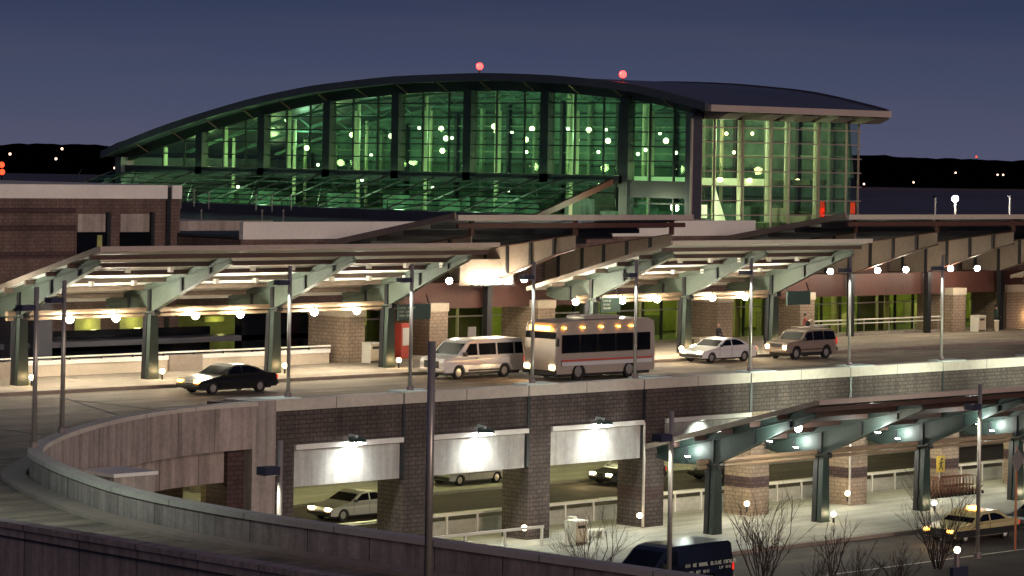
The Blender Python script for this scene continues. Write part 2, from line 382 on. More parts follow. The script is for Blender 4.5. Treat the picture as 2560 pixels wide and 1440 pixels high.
# block in the pit under the bend
bk = thing('service_block', (69.6, 92, ZL), 'low concrete service block with pale flat top below the ramp bend', 'block')
MB().box(68.7, 70.6, 91.0, 93.0, ZL, -.72).build('block_wall', 'concrete_plain', bk)
MB().box(68.6, 70.7, 90.9, 93.1, -.72, -.58).build('block_top', 'concrete_pale', bk)
bk = thing('pit_wall', (85, 112, ZL), 'dark brick wall with a lit yellow brick return under the roadway', 'wall')
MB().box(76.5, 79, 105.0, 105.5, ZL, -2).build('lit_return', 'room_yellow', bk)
MB().box(79, 84, 106.2, 106.6, ZL, -1.2).build('dark_panel', 'brick_band', bk)
MB().box(84.4, 86, 104.5, 105.4, ZL, -1.2).build('brick_return', 'brick_tan', bk)

# wall mounted floodlights over the three pale beams
fl = thing('floodlight', (0, 0, 0), '', 'floodlight', 'floodlights on the brick wall over the pale beams')
b = MB().prism([(-.30, 0), (-.72, -.10), (-.80, -.22), (-.34, -.26)], 'X', -.32, .32); b.build('hood', 'green_dark', fl, world=False)
MB().bar((0, .02, .02), (0, -.5, -.02), .12, .16).build('bracket', 'pad', fl, world=False)
MB().box(-.24, .24, -.74, -.36, -.285, -.262).build('lens', 'lamp_mint', fl, world=False)
for i, (x, n) in enumerate(((88.3, 'leftmost, beside the tall foreground pole'), (96.2, 'middle'), (104.1, 'rightmost'))):
    place(fl, i > 0, (x, 99.84, -.86), '%s mint floodlight on the brick wall of the roadway' % n)
    point('flood_beam', (x, 99.30, -1.16), 330, (.97, 1, .93), .06, spot=112, aim=(0, .42, -1))
point('flood_beam', (111.6, 99.28, -1.2), 190, (.85, 1, .9), .06, spot=112, aim=(0, .45, -1))
point('flood_beam', (119.9, 99.2, -1.2), 90, (.85, 1, .9), .10, spot=150, aim=(0, .45, -1))

# under deck lights
dl = thing('soffit_light', (0, 0, 0), '', 'ceiling light', 'soffit lights under the upper roadway')
MB().box(-.6, .6, -.18, .18, -.10, 0).build('housing', 'white_metal', dl, world=False)
MB().box(-.52, .52, -.13, .13, -.13, -.103).build('diffuser', 'lamp_deck', dl, world=False)
c = 0
for j, y in enumerate((105.5, 119.5)):
    for i in range(9):
        place(dl, c > 0, (80 + 8 * i + (j * 3), y, -.93), '%s soffit light in the %s row under the upper roadway' % (ordi(i, 9), ('near', 'far')[j])); c += 1
        point('soffit_glow', (80 + 8 * i + 3 * j, y - (2.2 if j == 0 else 0), -1.3), (190, 110)[j == 0], (1, .93, .50), .3)

# ================================================================== CANOPIES
def canopy(name_label, X, x0, x1, dz, dy, cat='canopy', lit='lamp', pale='green_steel', base=None, strong=True):
    """X: beam positions; module measured once: columns at Y 120.6, gutter 3.55 up, front fascia 7.1 up"""
    t = thing('canopy', (X[0], 120.6 + dy, dz), name_label, cat)
    yc = 120.6 + dy
    def Z(y): return dz + 7.0 - (y - (113.5 + dy)) * .268
    yf, yb = 113.5 + dy, 124.9 + dy
    # roof sheet between front edge and back edge
    MB().add([(x0, yf, Z(yf)), (x1, yf, Z(yf)), (x1, yb, Z(yb)), (x0, yb, Z(yb)), (x0, yf, Z(yf) - .07), (x1, yf, Z(yf) - .07), (x1, yb, Z(yb) - .07), (x0, yb, Z(yb) - .07)],
             [(0, 1, 2, 3), (7, 6, 5, 4), (0, 4, 5, 1), (1, 5, 6, 2), (2, 6, 7, 3), (3, 7, 4, 0)]).build('roof_sheet', 'panel_white' if strong else 'black_steel', t)
    MB().box(x0 - .05, x1 + .05, yf - .12, yf - .004, Z(yf) - .10, Z(yf) + .13).build('fascia', 'fascia', t)
    MB().bar((x0 - .06, yf, Z(yf)), (x0 - .06, yb, Z(yb)), .10, .24).build('rake_trim', 'plate_tan', t)
    MB().bar((x1 + .06, yf, Z(yf)), (x1 + .06, yb, Z(yb)), .10, .24).build('rake_trim', 'plate_tan', t)
    MB().tube([(x0, yc + .3, dz + 3.62), (x1, yc + .3, dz + 3.62)], .13, 8).tube([(x0, yc + .3, dz + 3.36), (x1, yc + .3, dz + 3.36)], .09, 8).build('gutter_pipe', 'gutter', t)
    for k in range(6):
        y = yf + .75 + k * 1.72
        MB().box(x0, x1, y - .05, y + .05, Z(y) - .32, Z(y) - .09).build('purlin', 'rust_dark' if k < 3 else ('purlin_tan' if strong else 'rust_dark'), t)
    for i in range(len(X)):
        x = X[i]
        # tapering plate girder with a bellied lower edge
        poly = [(114.3 + dy, Z(114.3 + dy) - .10), (114.3 + dy, dz + 6.22), (116.6 + dy, dz + 5.28), (118.8 + dy, dz + 4.28), (yc - .2, dz + 3.58), (yc + .6, dz + 3.50), (yc + 2.6, dz + 3.42), (124.2 + dy, dz + 3.62), (124.3 + dy, Z(124.3 + dy) - .10)]
        g = MB().prism(poly, 'X', x - .04, x + .04)
        g.build('girder', pale, t)
        fg = MB()
        for a, b2 in zip(poly[1:-2], poly[2:-1]): fg.bar((x, a[0], a[1] - .03), (x, b2[0], b2[1] - .03), .34, .05)
        fg.bar((x, poly[0][0], poly[0][1] - .32), (x, poly[-1][0], poly[-1][1] - .32), .30, .04)
        fg.build('flange', pale, t)
        for y in (115.8, 118.0, yc - dy, 122.3):
            sf = MB()
            yy = y + dy
            lo = dz + (5.62 if y < 117 else 4.68 if y < 119 else 3.56 if y < 121 else 3.46)
            sf.box(x - .15, x + .15, yy - .05 * (2.2 if y == yc - dy else 1), yy + .05 * (2.2 if y == yc - dy else 1), lo, Z(yy) - .42)
            sf.build('stiffener', 'black_steel', t)
        # column: paired tapering legs
        MB().prism([(x - .34, dz + .02), (x + .34, dz + .02), (x + .22, dz + 3.45), (x - .22, dz + 3.45)], 'Y', yc - .32, yc - .04).build('column', 'green_col' if strong else 'green_dark', t)
        MB().prism([(x - .30, dz + .02), (x + .30, dz + .02), (x + .2, dz + 3.45), (x - .2, dz + 3.45)], 'Y', yc + .06, yc + .34).build('column', 'black_steel', t)
        MB().tube([(x - .2, yc - .42, dz + 3.5), (x + .2, yc - .42, dz + 3.5)], .14, 10).build('pin_joint', 'black_steel', t)
        # track fittings in the bays
    n = int((x1 - x0) / 2.6)
    for i in range(n):
        for y in (116.3, 119.2):
            xx = x0 + 1.2 + i * 2.6; strong and MB().box(xx - .09, xx + .09, y + dy - .12, y + dy + .12, Z(y + dy) - .52, Z(y + dy) - .27).build('clip', 'white_metal', t)
    return t, Z
Xa = [85.2, 93.15, 101.2, 109.25]
canopy('long lit canopy over the pavement behind the dark sedan, left half', Xa, 84.6, 110.6, 0, 0)
Xb = [125.2, 133.2, 141.2]
canopy('lit canopy in the middle distance behind the bus and the beige suv', Xb, 124.2, 141.9, 0, 0)
canopy('canopy cut by the right edge of the frame at the far kerb', [172.4, 180.4, 188.4], 171.8, 190, 0, 0)
Xl = [108.4, 116.5, 124.7, 132.9, 141.0]
canopy('dark green canopy over the lower pavement at bottom right', Xl, 107.6, 150, ZL, -24.5, pale='green_dark', strong=False)

# globe lamps hung from the gutter pipe
gl = thing('globe_lamp', (0, 0, 0), '', 'lamp', 'globe lamps along the canopies')
MB().ball((0, 0, 0), .19, 12, 8).build('globe', 'lamp', gl, world=False, smooth=True)
MB().tube([(0, 0, .17), (0, 0, .36)], .03, 6).box(-.1, .1, -.1, .1, .16, .2).build('hanger', 'black_steel', gl, world=False)
used = 0
fx = [82.9, 88.05, 90.87, 95.9, 98.85, 103.9, 106.9]
for i, x in enumerate(fx):
    point('panel_wash', (x, 119.9, 3.7), 480, (1, .97, .82), .2, spot=150, aim=(0, -.55, 1)); point('kerb_wash', (x, 120.1, 3.1), 90, (1, .86, .62), .2, spot=150, aim=(0, -.6, -1))
    place(gl, used, (x, 120.45, 3.28), '%s globe lamp under the long left canopy' % ordi(i, len(fx))); used = 1
fx = [123.7, 127.6, 130.6, 135.5, 138.5]
for i, x in enumerate(fx): point('panel_wash', (x, 119.9, 3.7), 380, (1, .97, .82), .2, spot=150, aim=(0, -.55, 1)); point('kerb_wash', (x, 120.1, 3.1), 90, (1, .86, .62), .2, spot=150, aim=(0, -.6, -1)); place(gl, used, (x, 120.45, 3.40), '%s globe lamp under the canopy behind the bus' % ordi(i, len(fx)))
place(gl, used, (126.0, 119.6, 5.1), 'small globe lamp high under the sloping underside of the middle canopy')
gr = copy_tree(gl); gr['group'] = 'globe lamps on the rear entrance canopies'
KIDS[gr.name] = ch(gr)
for c2 in KIDS[gr.name]:
    if c2.name.startswith('globe'): c2.data = c2.data.copy(); c2.data.materials[0] = MATS['lamp_rear']
fx = [117.4, 121.0, 123.4, 148.6, 151.4, 156.3, 159.3, 164.2, 167.2]
for i, x in enumerate(fx):
    place(gr, i > 0, (x, 124.4, 4.55 if i < 3 else 4.62), ('%s globe lamp over the red beam left of the middle canopy' % ORD[i]) if i < 3 else ('%s globe lamp from the left over the red beam at right' % ORD[i - 3]))
fo = thing('foot_lamp', (0, 0, 0), '', 'lamp', 'small warm lamps at the feet of the columns')
MB().ball((0, 0, .42), .13, 10, 7).build('globe', 'lamp_foot', fo, world=False, smooth=True)
MB().tube([(0, 0, 0), (0, 0, .32)], .05, 8).build('stem', 'black_steel', fo, world=False)
used = 0
for i, x in enumerate(Xa): place(fo, used, (x + .25, 119.9, .15), '%s warm foot lamp at the columns of the left canopy' % ordi(i, 4)); used = 1
for i, x in enumerate(Xb): place(fo, used, (x + .25, 119.9, .15), '%s warm foot lamp at the columns of the middle canopy' % ordi(i, 3))
place(fo, used, (131.2, 119.0, .15), 'warm foot lamp low beside the white car, left one')
place(fo, used, (132.6, 119.4, .15), 'warm foot lamp low beside the white car, right one')
for i, x in enumerate((176.2, 178.8)): place(fo, used, (x, 126.4, .6), '%s warm lamp on the brick wall at the right edge' % ('left', 'right')[i])
lo = copy_tree(fo); lo['group'] = 'small lamps on the lower pavement'
for c2 in ch(lo):
    if c2.name.startswith('globe'): c2.data = c2.data.copy(); c2.data.materials[0] = MATS['lamp_low']
KIDS[lo.name] = ch(lo)
P = [((98.9, 99.4, ZL + .4), 'on the brick pier below the middle floodlight'), ((106.9, 99.5, ZL + .4), 'on the pier behind the navy van'), ((114.7, 99.4, ZL + .45), 'on the pier left of the bare shrub'), ((122.7, 99.4, ZL + .45), 'on the pier with the pipe'), ((116.8, 95.5, ZL + .15), 'at the second green column'), ((125.0, 95.5, ZL + .15), 'at the third green column'), ((133.2, 95.5, ZL + .15), 'at the rightmost green column')]
for i, (p, n) in enumerate(P): place(lo, i > 0, p, 'small warm lamp ' + n)
# uplights clamped on the lower girders and the lamp at the canopy tip
ul = thing('uplight', (0, 0, 0), '', 'lamp', 'uplights on the lower canopy girders')
MB().box(-.12, .02, -.14, .14, -.08, .04).build('housing', 'black_steel', ul, world=False)
MB().box(-.10, .0, -.12, .12, .042, .06).build('lens', 'lamp_mint', ul, world=False)
c = 0
for i, x in enumerate(Xl):
    for j, y in enumerate((92.2, 97.4)):
        place(ul, c > 0, (x - .38, y, ZL + (4.9 if j == 0 else 3.75)), '%s uplight on the %s girder of the lower canopy' % (('front', 'rear')[j], ORD[i])); c += 1
        point('uplight_glow', (x - .6, y, ZL + (5.25 if j == 0 else 4.1)), 70, (.9, 1, .9), .12)
tip = copy_tree(gl); tip.location = (112.4, 94.2, ZL + 5.2); tip['label'] = 'single globe lamp under the dark lower canopy near its tip'
for i, x in enumerate(Xl):
    point('canopy_glow', (x + 3.9, 98.5, ZL + 3.0), 260, (1, .98, .84), .25)
point('canopy_glow', (101, 97, ZL + 3.4), 170, (1, 1, .85), .25)
point('canopy_glow', (93, 103, ZL + 3.0), 120, (.9, 1, .5), .25)

# ---- rear entrance canopies
def rear(label, X, x0, x1):
    t = thing('entrance_canopy', (X[0], 126, 0), label, 'canopy')
    def Z(y): return 8.40 - (y - 118.6) * .176
    MB().add([(x0, 118.6, Z(118.6)), (x1, 118.6, Z(118.6)), (x1, 130.5, Z(130.5)), (x0, 130.5, Z(130.5)), (x0, 118.6, Z(118.6) - .12), (x1, 118.6, Z(118.6) - .12), (x1, 130.5, Z(130.5) - .12), (x0, 130.5, Z(130.5) - .12)],
             [(0, 1, 2, 3), (7, 6, 5, 4), (0, 4, 5, 1), (1, 5, 6, 2), (2, 6, 7, 3), (3, 7, 4, 0)]).build('roof_sheet', 'roof_flat', t)
    MB().box(x0 - .05, x1 + .05, 118.42, 118.59, 8.16, 8.46).build('fascia', 'fascia', t)
    MB().box(x0 + .3, x1 - .3, 118.75, 118.95, 7.72, 7.98).build('edge_beam', 'rust_steel', t)
    MB().bar((x0 - .08, 118.6, Z(118.6)), (x0 - .08, 130.4, Z(130.4)), .12, .34).build('rake_trim', 'plate_tan', t)
    MB().box(x0 + 1.5, x1, 126.9, 127.2, 2.8, 4.28).build('lintel_beam', 'rust_steel', t)
    for k in range(4):
        y = 120.6 + 2.2 * k; MB().box(x0, x1, y - .07, y + .07, Z(y) - .42, Z(y) - .14).build('purlin', 'black_steel', t)
    for x in X:
        MB().box(x - .12, x + .12, 119.3, 119.5, 7.28, 8.1).build('strut', 'rust_steel', t)
        poly = [(119.4, 7.28), (119.4, 6.5), (121, 6.1), (124, 5.1), (126.5, 4.3), (129.8, 4.25), (129.8, Z(129.8) - .45), (126.0, 6.35)]
        MB().prism(poly, 'X', x - .05, x + .05).build('girder', 'plate_tan', t)
        fg = MB()
        for a, b2 in zip(poly[1:5], poly[2:6]): fg.bar((x, a[0], a[1] - .03), (x, b2[0], b2[1] - .03), .36, .06)
        fg.bar((x, poly[0][0], poly[0][1]), (x, poly[-1][0], poly[-1][1]), .36, .06); fg.build('flange', 'rust_steel', t)
        for y in (121.0, 122.9, 124.8, 126.6, 128.6):
            zlo = 6.1 - (y - 121) * .335 if y < 126.5 else 4.28
            MB().box(x - .17, x + .17, y - .09, y + .09, zlo, 7.28 - (y - 119.4) * .14 - .02).build('stiffener', 'black_steel', t)
        MB().box(x - .2, x + .2, 126.3, 126.65, 0.15, 4.3).build('column', 'black_steel', t)
    return t
rear('entrance canopy behind the left canopy with a flat tan front edge', [114.3, 122.5, 130.6], 112.4, 131.4)
rear('entrance canopy at right with tan front edge running out of frame', [147.7, 156.1, 164.4, 172.7, 181], 145.9, 190)
# bright reflector row over the red beam, left
rf = thing('light_box', (121.5, 124.6, 4.5), 'glaring white uplight trough over the red beam left of centre', 'light')
MB().box(119.6, 123.0, 124.8, 125.0, 4.18, 4.28).build('trough', 'black_steel', rf)
for x in (119.9, 120.7, 121.5, 122.3): MB().box(x, x + .5, 124.82, 124.98, 4.285, 4.42).build('lens', 'lamp_low', rf)
MB().box(119.2, 123.5, 125.4, 125.5, 4.2, 5.7).build('back_plate', 'plate_tan', rf)
point('trough_glow', (120.3, 125.05, 4.6), 22, (1, .93, .75), .1); point('trough_glow', (122.2, 125.05, 4.8), 34, (1, .93, .75), .1)

# ================================================================== DECK LEVEL FACADE
fc = thing('concourse', (150, 130, 0), 'concourse front with lit glass doors behind the entrance canopies', 'building')
xs = 106.8
MB().box(xs, 150.4, 130.2, 139.6, 2.9, 6.8).build('upper_wall', 'brick_red', fc)
MB().box(150.4, 215, 130.2, 139.6, 2.9, 6.0).build('upper_wall', 'brick_red', fc)
MB().box(xs, 150.4, 130.0, 130.35, 6.8, 7.78).build('parapet', 'concrete_pale', fc)
MB().box(xs, 150.4, 130.35, 139.6, 6.85, 7.0).build('flat_roof', 'roof_flat', fc)
MB().box(150.4, 215, 130.0, 139.6, 6.005, 6.12).build('flat_roof', 'roof_flat', fc)
MB().box(xs, 215, 130.3, 139, -.1, 0.02).build('room_floor', 'room_dark', fc)
MB().box(xs, 215, 138.6, 139, 0, 2.9).build('room_wall', 'room_yellow', fc)
MB().box(xs, 215, 130.4, 138.6, 2.75, 2.9).build('room_ceiling', 'room_yellow', fc)
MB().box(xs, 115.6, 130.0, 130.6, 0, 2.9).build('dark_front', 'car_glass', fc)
MB().box(115.6, 215, 130.22, 130.26, .15, 2.8).build('glazing', 'glass_door', fc)
for i, x in enumerate((117.5, 124, 131.5, 139, 145.5, 153.5, 163, 170)): MB().box(x, x + 1.5 + (i * 37 % 5) * .55, 131.2, 131.5, .02, 2.75).build('partition', 'room_dark', fc)
for i in range(14): MB().box(119 + i * 5.3, 119.5 + i * 5.3, 132, 132.5, .02, 2.75).build('room_column', 'concrete_plain', fc)
for i in range(50):
    x = 115.6 + i * 2.0; MB().box(x - .04, x + .04, 130.12, 130.32, .15, 2.8).build('mullion', 'trim_black' if i % 4 else 'galv', fc)
MB().box(xs, 215, 130.10, 130.33, 2.05, 2.13).build('transom', 'galv', fc)
for i in range(24):
    x = 108 + i * 4; MB().box(x + 8, x + 9.6, 134, 134.3, 2.70, 2.74).build('ceiling_light', 'lamp_deck', fc)
for i in range(12): point('room_glow', (118 + i * 8, 134, 2.3), 75, (1, 1, .48), .3)
for i in range(20):
    x = 117 + i * 4.1; MB().box(x, x + 1.7, 135.6, 136.4, .02, 1.0 + .3 * (i % 3)).build('counter', 'room_dark' if i % 2 else 'concrete_plain', fc)
# lower parapet of the set back block
sb = thing('setback_block', (104, 141, 0), 'grey flat roofed block stepping back beside the brick building', 'building')
MB().box(107.05, 118, 141, 160, 2, 7.45).build('wall', 'concrete_plain', sb)
MB().box(107.05, 118, 140.8, 141, 6.6, 7.55).build('parapet', 'concrete_plain', sb)
# free standing brick piers with stone caps
bp = thing('brick_pier', (0, 0, 0), '', 'pier', 'brick piers with stone caps along the entrance front')
MB().box(0, 1.45, 0, 3.1, 0, 2.55).build('shaft', 'brick_tan', bp, world=False)
MB().box(-.04, 1.49, -.04, 3.14, 2.55, 3.02).build('cap', 'cap_stone', bp, world=False)
q = [(109.4, 124.2, 'behind the left trash bin'), (117.6, 126.2, 'above the white van nose'), (126.4, 126.2, 'above the bus front'), (142.5, 126.2, 'behind the seated person'), (150.6, 126.2, 'behind the beige suv'), (166.9, 126.2, 'left of the right hand trash bin')]
for i, (x, y, n) in enumerate(q): place(bp, i > 0, (x, y, .15), 'brick pier with pale stone cap ' + n)
wb = thing('brick_wall', (174, 126.8, 0), 'wide brick wall with stone cap at the right edge of the roadway', 'wall')
MB().box(173.9, 182, 126.8, 129.9, .15, 2.75).build('wall_face', 'brick_tan', wb); MB().box(173.85, 182, 126.75, 129.9, 2.75, 3.25).build('cap', 'cap_stone', wb)

# barrier wall and rails (upper)
bw = thing('barrier_wall', (95, 124.6, 0), 'low pale barrier wall with pipe rail behind the dark sedan', 'barrier')
MB().box(60, 108.6, 124.6, 124.9, 0.15, .74).build('wall_face', 'cap_stone', bw)
MB().box(60, 108.6, 124.5, 125.0, .74, .96).build('wall_cap', 'concrete_pale', bw)
MB().tube([(60, 124.5, 1.12), (108.6, 124.5, 1.12)], .05, 8).build('handrail', 'white_metal', bw)
b = MB()
for i in range(24): b.box(61 + 2 * i, 61.08 + 2 * i, 124.46, 124.54, .96, 1.1)
b.build('rail_bracket', 'black_steel', bw)
for x in (86.2, 97.4): MB().box(x, x + 2.2, 124.42, 124.595, .15, .97).build('pilaster', 'plate_tan', bw)
ur = thing('railing', (160, 127.4, 0), 'pipe railing in front of the glass doors behind the suv', 'railing')
b = MB().tube([(152.6, 127.0, 1.2), (166.6, 127.0, 1.2)], .05, 8).tube([(152.6, 127.0, .95), (166.6, 127.0, .95)], .035, 8)
b.build('handrail', 'white_metal', ur)
for i in range(6): MB().tube([(152.8 + 2.7 * i, 127.0, .15), (152.8 + 2.7 * i, 127.0, 1.2)], .035, 6).build('post', 'galv', ur)
MB().box(152.6, 166.6, 127.1, 127.2, .15, .28).build('plinth', 'concrete_plain', ur)
# lower barrier wall between the piers
lb = thing('lower_barrier', (110, 103.3, ZL), 'low wall with pipe rail between the brick piers on the lower pavement', 'barrier')
MB().box(87, 150, 103.3, 103.45, ZL + .15, ZL + .85).build('wall_face', 'pavement_low', lb)
MB().box(87, 150, 103.2, 103.5, ZL + 1.08, ZL + 1.2).build('handrail', 'white_metal', lb)
for i in range(31): MB().box(87.5 + 2 * i, 87.6 + 2 * i, 103.22, 103.30, ZL + .15, ZL + 1.08).build('post', 'white_metal', lb)
nb = thing('pipe_barrier', (93, 98.6, ZL), 'white pipe rail in front of the middle brick pier at bottom centre', 'railing')
MB().box(91.0, 98.6, 97.8, 97.9, ZL + 1.0, ZL + 1.12).build('handrail', 'white_metal', nb)
for x in (91.2, 93.6, 96.1, 98.5): MB().box(x - .05, x + .05, 97.8, 97.9, ZL, ZL + 1.0).build('post', 'white_metal', nb)

# ================================================================== LEFT BRICK BUILDING
lbld = thing('brick_building', (100, 136, ZL), 'brown brick building with white parapet band at the left edge', 'building')
MB().box(55, 106.0, 136, 160, ZL, 8.95).build('wall', 'brick_red', lbld)
MB().box(55, 106.0, 135.85, 136.3, 8.95, 9.72).build('parapet', 'concrete_pale', lbld)
MB().box(106.3, 107.0, 135.95, 160, ZL, 8.95).build('corner_wall', 'brick_red', lbld)
MB().box(106.3, 107.0, 135.8, 160, 8.95, 9.72).build('parapet', 'concrete_pale', lbld)
MB().box(106.0, 106.3, 135.9, 136.6, ZL, 9.6).build('joint_channel', 'black_steel', lbld)
MB().box(55, 106, 136.4, 159.8, 9.1, 9.2).build('flat_roof', 'roof_flat', lbld)
for z0, z1 in ((8.1, 8.42), (7.15, 7.5), (5.65, 6.0)): MB().box(55, 99.7, 135.97, 136.0, z0, z1).build('brick_band', 'brick_band', lbld)
for (a, b2) in ((193, 262), (300, 372)):
    p0, p1 = at(a, 535, Y=136), at(b2, 535, Y=136); zt, zm, zb = at(a, 535, Y=136).z, at(a, 580, Y=136).z, at(a, 640, Y=136).z
    MB().box(p0.x, p1.x, 135.93, 136.0, zm, zt).build('window_panel', 'concrete_plain', lbld)
    wn = MB().box(p0.x, p1.x, 135.90, 135.99, zb, zm - .01).build('window', 'car_glass', lbld)
    MB().box(p1.x + .05, p1.x + .28, 135.8, 136.0, zb - 2, zt + .1).build('downpipe', 'black_steel', lbld)
MB().box(at(240, 590, Y=136).x, at(252, 590, Y=136).x, 135.87, 135.9, 6.0, 6.9).build('lit_blind', 'room_yellow', lbld)
for a, b2, y0, y1 in ((185, 250, 795, 842), (298, 356, 788, 838), (510, 560, 790, 805), (620, 700, 800, 840)):
    p, q2 = at(a, y1, Y=135.9), at(b2, y0, Y=135.9)
    o = MB().box(p.x, q2.x, 135.84, 135.95, p.z, q2.z).build('lit_window', bpy.data.materials['room_yellow'], lbld)
    point('window_glow', ((p.x + q2.x) / 2, 135.3, q2.z - .3), 14, (1, .95, .3), .2)
MB().box(60, 112, 130, 131.6, 1.15, 1.45).build('entry_ledge', 'roof_metal', lbld)
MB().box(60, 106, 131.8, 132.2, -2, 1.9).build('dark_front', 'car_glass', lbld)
vt = thing('roof_vent', (97, 131, 3), 'small pyramid capped roof vent in the dark left of the canopy', 'vent')
for a, y in ((60, 735), (125, 705)):
    p = at(a, y, Y=129); MB().add([(p.x - .9, p.y, p.z - .3), (p.x + .9, p.y, p.z - .3), (p.x + .9, p.y + 1.8, p.z - .3), (p.x - .9, p.y + 1.8, p.z - .3), (p.x, p.y + .9, p.z + .35)], [(0, 1, 4), (1, 2, 4), (2, 3, 4), (3, 0, 4), (3, 2, 1, 0)]).build('hood', 'galv', vt)
    MB().box(p.x - .5, p.x + .5, p.y + .4, p.y + 1.4, -1, p.z - .31).build('shaft', 'roof_metal', vt)

# ================================================================== GREAT HALL
HX, HYF = 155.6, 140.0
hall = thing('terminal_hall', (165, 150, 0), 'great glass terminal hall glowing green under an arched roof', 'building')
top = [(204.8, 11.95), (199.3, 13.4), (194, 14.55), (186.4, 15.98), (179, 16.97), (169.7, 17.62), (159.6, 17.80), (152.5, 17.58), (144.6, 16.95), (139.3, 15.95), (137.5, 15.54)]
def zroof(y):
    t = top[::-1]
    if y <= t[0][0]: return t[0][1]
    for (a, za), (b2, zb) in zip(t, t[1:]):
        if y <= b2: return za + (zb - za) * (y - a) / (b2 - a)
    return t[-1][1]
ys = [137.5 + i * (206.2 - 137.5) / 60 for i in range(61)]
def zs(y):   # smooth arch through the measured points
    return .25 * (zroof(y - 2.2) + 2 * zroof(y) + zroof(y + 2.2)) if y > 139.7 else zroof(y)
def zr(y): return zs(y) if y < 204.8 else 11.95 - (y - 204.8) * .30
rp = [(y, zr(y)) for y in ys]
MB().prism(rp + [(y, z - .35) for y, z in reversed(rp)], 'X', 153.9, 173.5).build('roof', 'roof_metal', hall)
MB().prism([(y, z + .12) for y, z in rp] + [(y, z - .45) for y, z in reversed(rp)], 'X', 153.6, 153.9).build('roof_edge', 'roof_metal', hall)
MB().prism([(y, z + .12) for y, z in rp] + [(y, z - .5) for y, z in reversed(rp)], 'X', 173.5, 173.8).build('roof_edge', 'roof_metal', hall)
gl_t = lambda y: zr(y) - 1.15
def arch_rib(x, w, d0, d1, m):
    MB().prism([(y, z - d0) for y, z in rp if y > 139.5] + [(y, z - d1) for y, z in reversed(rp) if y > 139.5], 'X', x, x + w).build('arch_rib', m, hall)
arch_rib(155.3, .5, .35, 1.15, 'black_steel')
for i in range(14):
    y = 142 + i * 4.6; MB().bar((155.3, y, zr(y) - 1.1), (154.1, y, zr(y) - .45), .08).build('outrigger', 'rust_steel', hall)
MB().box(153.9, 173.7, 137.2, 137.5, 15.08, 15.54).build('eaves_fascia', 'fascia', hall)
for i in range(5):
    x = 156.2 + i * 4.0
    MB().prism([(137.6, 15.0), (140.2, 15.4), (140.2, 14.6), (138.6, 14.6)], 'X', x, x + 1.9).build('eaves_bracket', 'fascia', hall)
SILL = 10.55
ycol = [140.06, 146.44, 154.46, 162.62, 170.63, 178.67, 186.67, 194.64, 202.6]
for y in ycol[1:-1]: MB().box(155.0, 155.7, y - .42, y + .42, SILL - .7 if y > 148 else 6.8, gl_t(y) + .1).build('post', 'black_steel', hall)
MB().box(154.9, 155.8, 139.7, 140.45, 6.8, 15.0).build('corner_post', 'roof_metal', hall)
MB().box(154.75, 154.88, 139.7, 139.85, 7.4, 14.6).build('downpipe', 'fascia', hall)
MB().box(155.0, 155.7, 146.6, 206, SILL - .62, SILL - .02).build('sill_beam', 'black_steel', hall)
MB().box(155.1, 155.7, 140.3, 146.2, 9.0, 10.2).build('sill_beam', 'black_steel', hall)
# glass and mullions of the arch face
gp = [(y, gl_t(y)) for y in ys if 140.3 < y < 204]
gp = gp + [(204.0, SILL), (140.3, SILL)]
MB().prism(gp, 'X', 155.45, 155.48).build('glazing', 'glass_hall', hall)
MB().box(155.45, 155.48, 140.3, 147.6, 6.8, SILL).build('glazing', 'glass_hall', hall)
m = MB()
z = SILL + 1.03
while z < 17:
    yy = [y for y in ys if gl_t(y) > z and y > 140.3 and y < 204]
    if yy: m.box(155.36, 155.44, min(yy), max(yy), z - .045, z + .045)
    z += 1.03
for z in (7.6, 8.6): m.box(155.36, 155.44, 140.3, 146.2, z - .045, z + .045)
for a, b2 in zip(ycol, ycol[1:]):
    for f_ in (.28, .64):
        y = a + (b2 - a) * f_ + .1; zt = gl_t(y)
        if zt > SILL + .2: m.box(155.34, 155.46, y - .07, y + .07, SILL if y > 147 else 6.8, zt)
m.build('mullion', 'mullion_dark', hall)
m = MB()
for a, b2 in zip(ycol, ycol[1:]):
    for f_ in (.0, .64):
        y = a + (b2 - a) * f_ + (.52 if f_ == 0 else .24); zt = gl_t(y)
        if zt > SILL + .2: m.box(155.6, 155.95, y - .04, y + .04, SILL, min(zt, SILL + 4.6))
m.build('lit_mullion', 'pipe_green', hall)  # pale strips; lamplight on the mullion sides is put into the colour
# sloping glass skirt
SK = (148.0, 7.9); sy0, sy1 = 147.7, 206
MB().add([(155.5, sy0, SILL - .4), (155.5, sy1, SILL - .4), (SK[0], sy1, SK[1] - .2), (SK[0], sy0, SK[1] - .2)], [(0, 1, 2, 3)]).build('skirt_glazing', 'glass_skirt', hall)
m = MB()
for i in range(8):
    t = i / 7; x = 155.5 + (SK[0] - 155.5) * t; z = SILL - .36 + (SK[1] - SILL + .2) * t; m.bar((x, sy0, z), (x, sy1, z), .09)
for i in range(23):
    y = sy0 + (sy1 - sy0) * i / 22; m.bar((155.5, y, SILL - .32), (SK[0], y, SK[1] - .12), .22 if i % 3 == 0 else .09, .1)
for i in range(0, 22, 3):
    y = sy0 + (sy1 - sy0) * i / 22; dyy = (sy1 - sy0) * 3 / 22
    m.bar((155.4, y, SILL - .5), (SK[0], y + dyy, SK[1] - .3), .07); m.bar((155.4, y + dyy, SILL - .5), (SK[0], y, SK[1] - .3), .07)
m.build('skirt_frame', 'mullion_dark', hall)
MB().bar((155.7, sy0 - .12, SILL - .25), (SK[0] - .6, sy0 - .12, SK[1] - .35), .34, .42).build('rake_beam', 'rust_steel', hall)
MB().box(146.2, 148.1, 150, 206, 6.9, 7.75).build('skirt_base', 'roof_metal', hall)
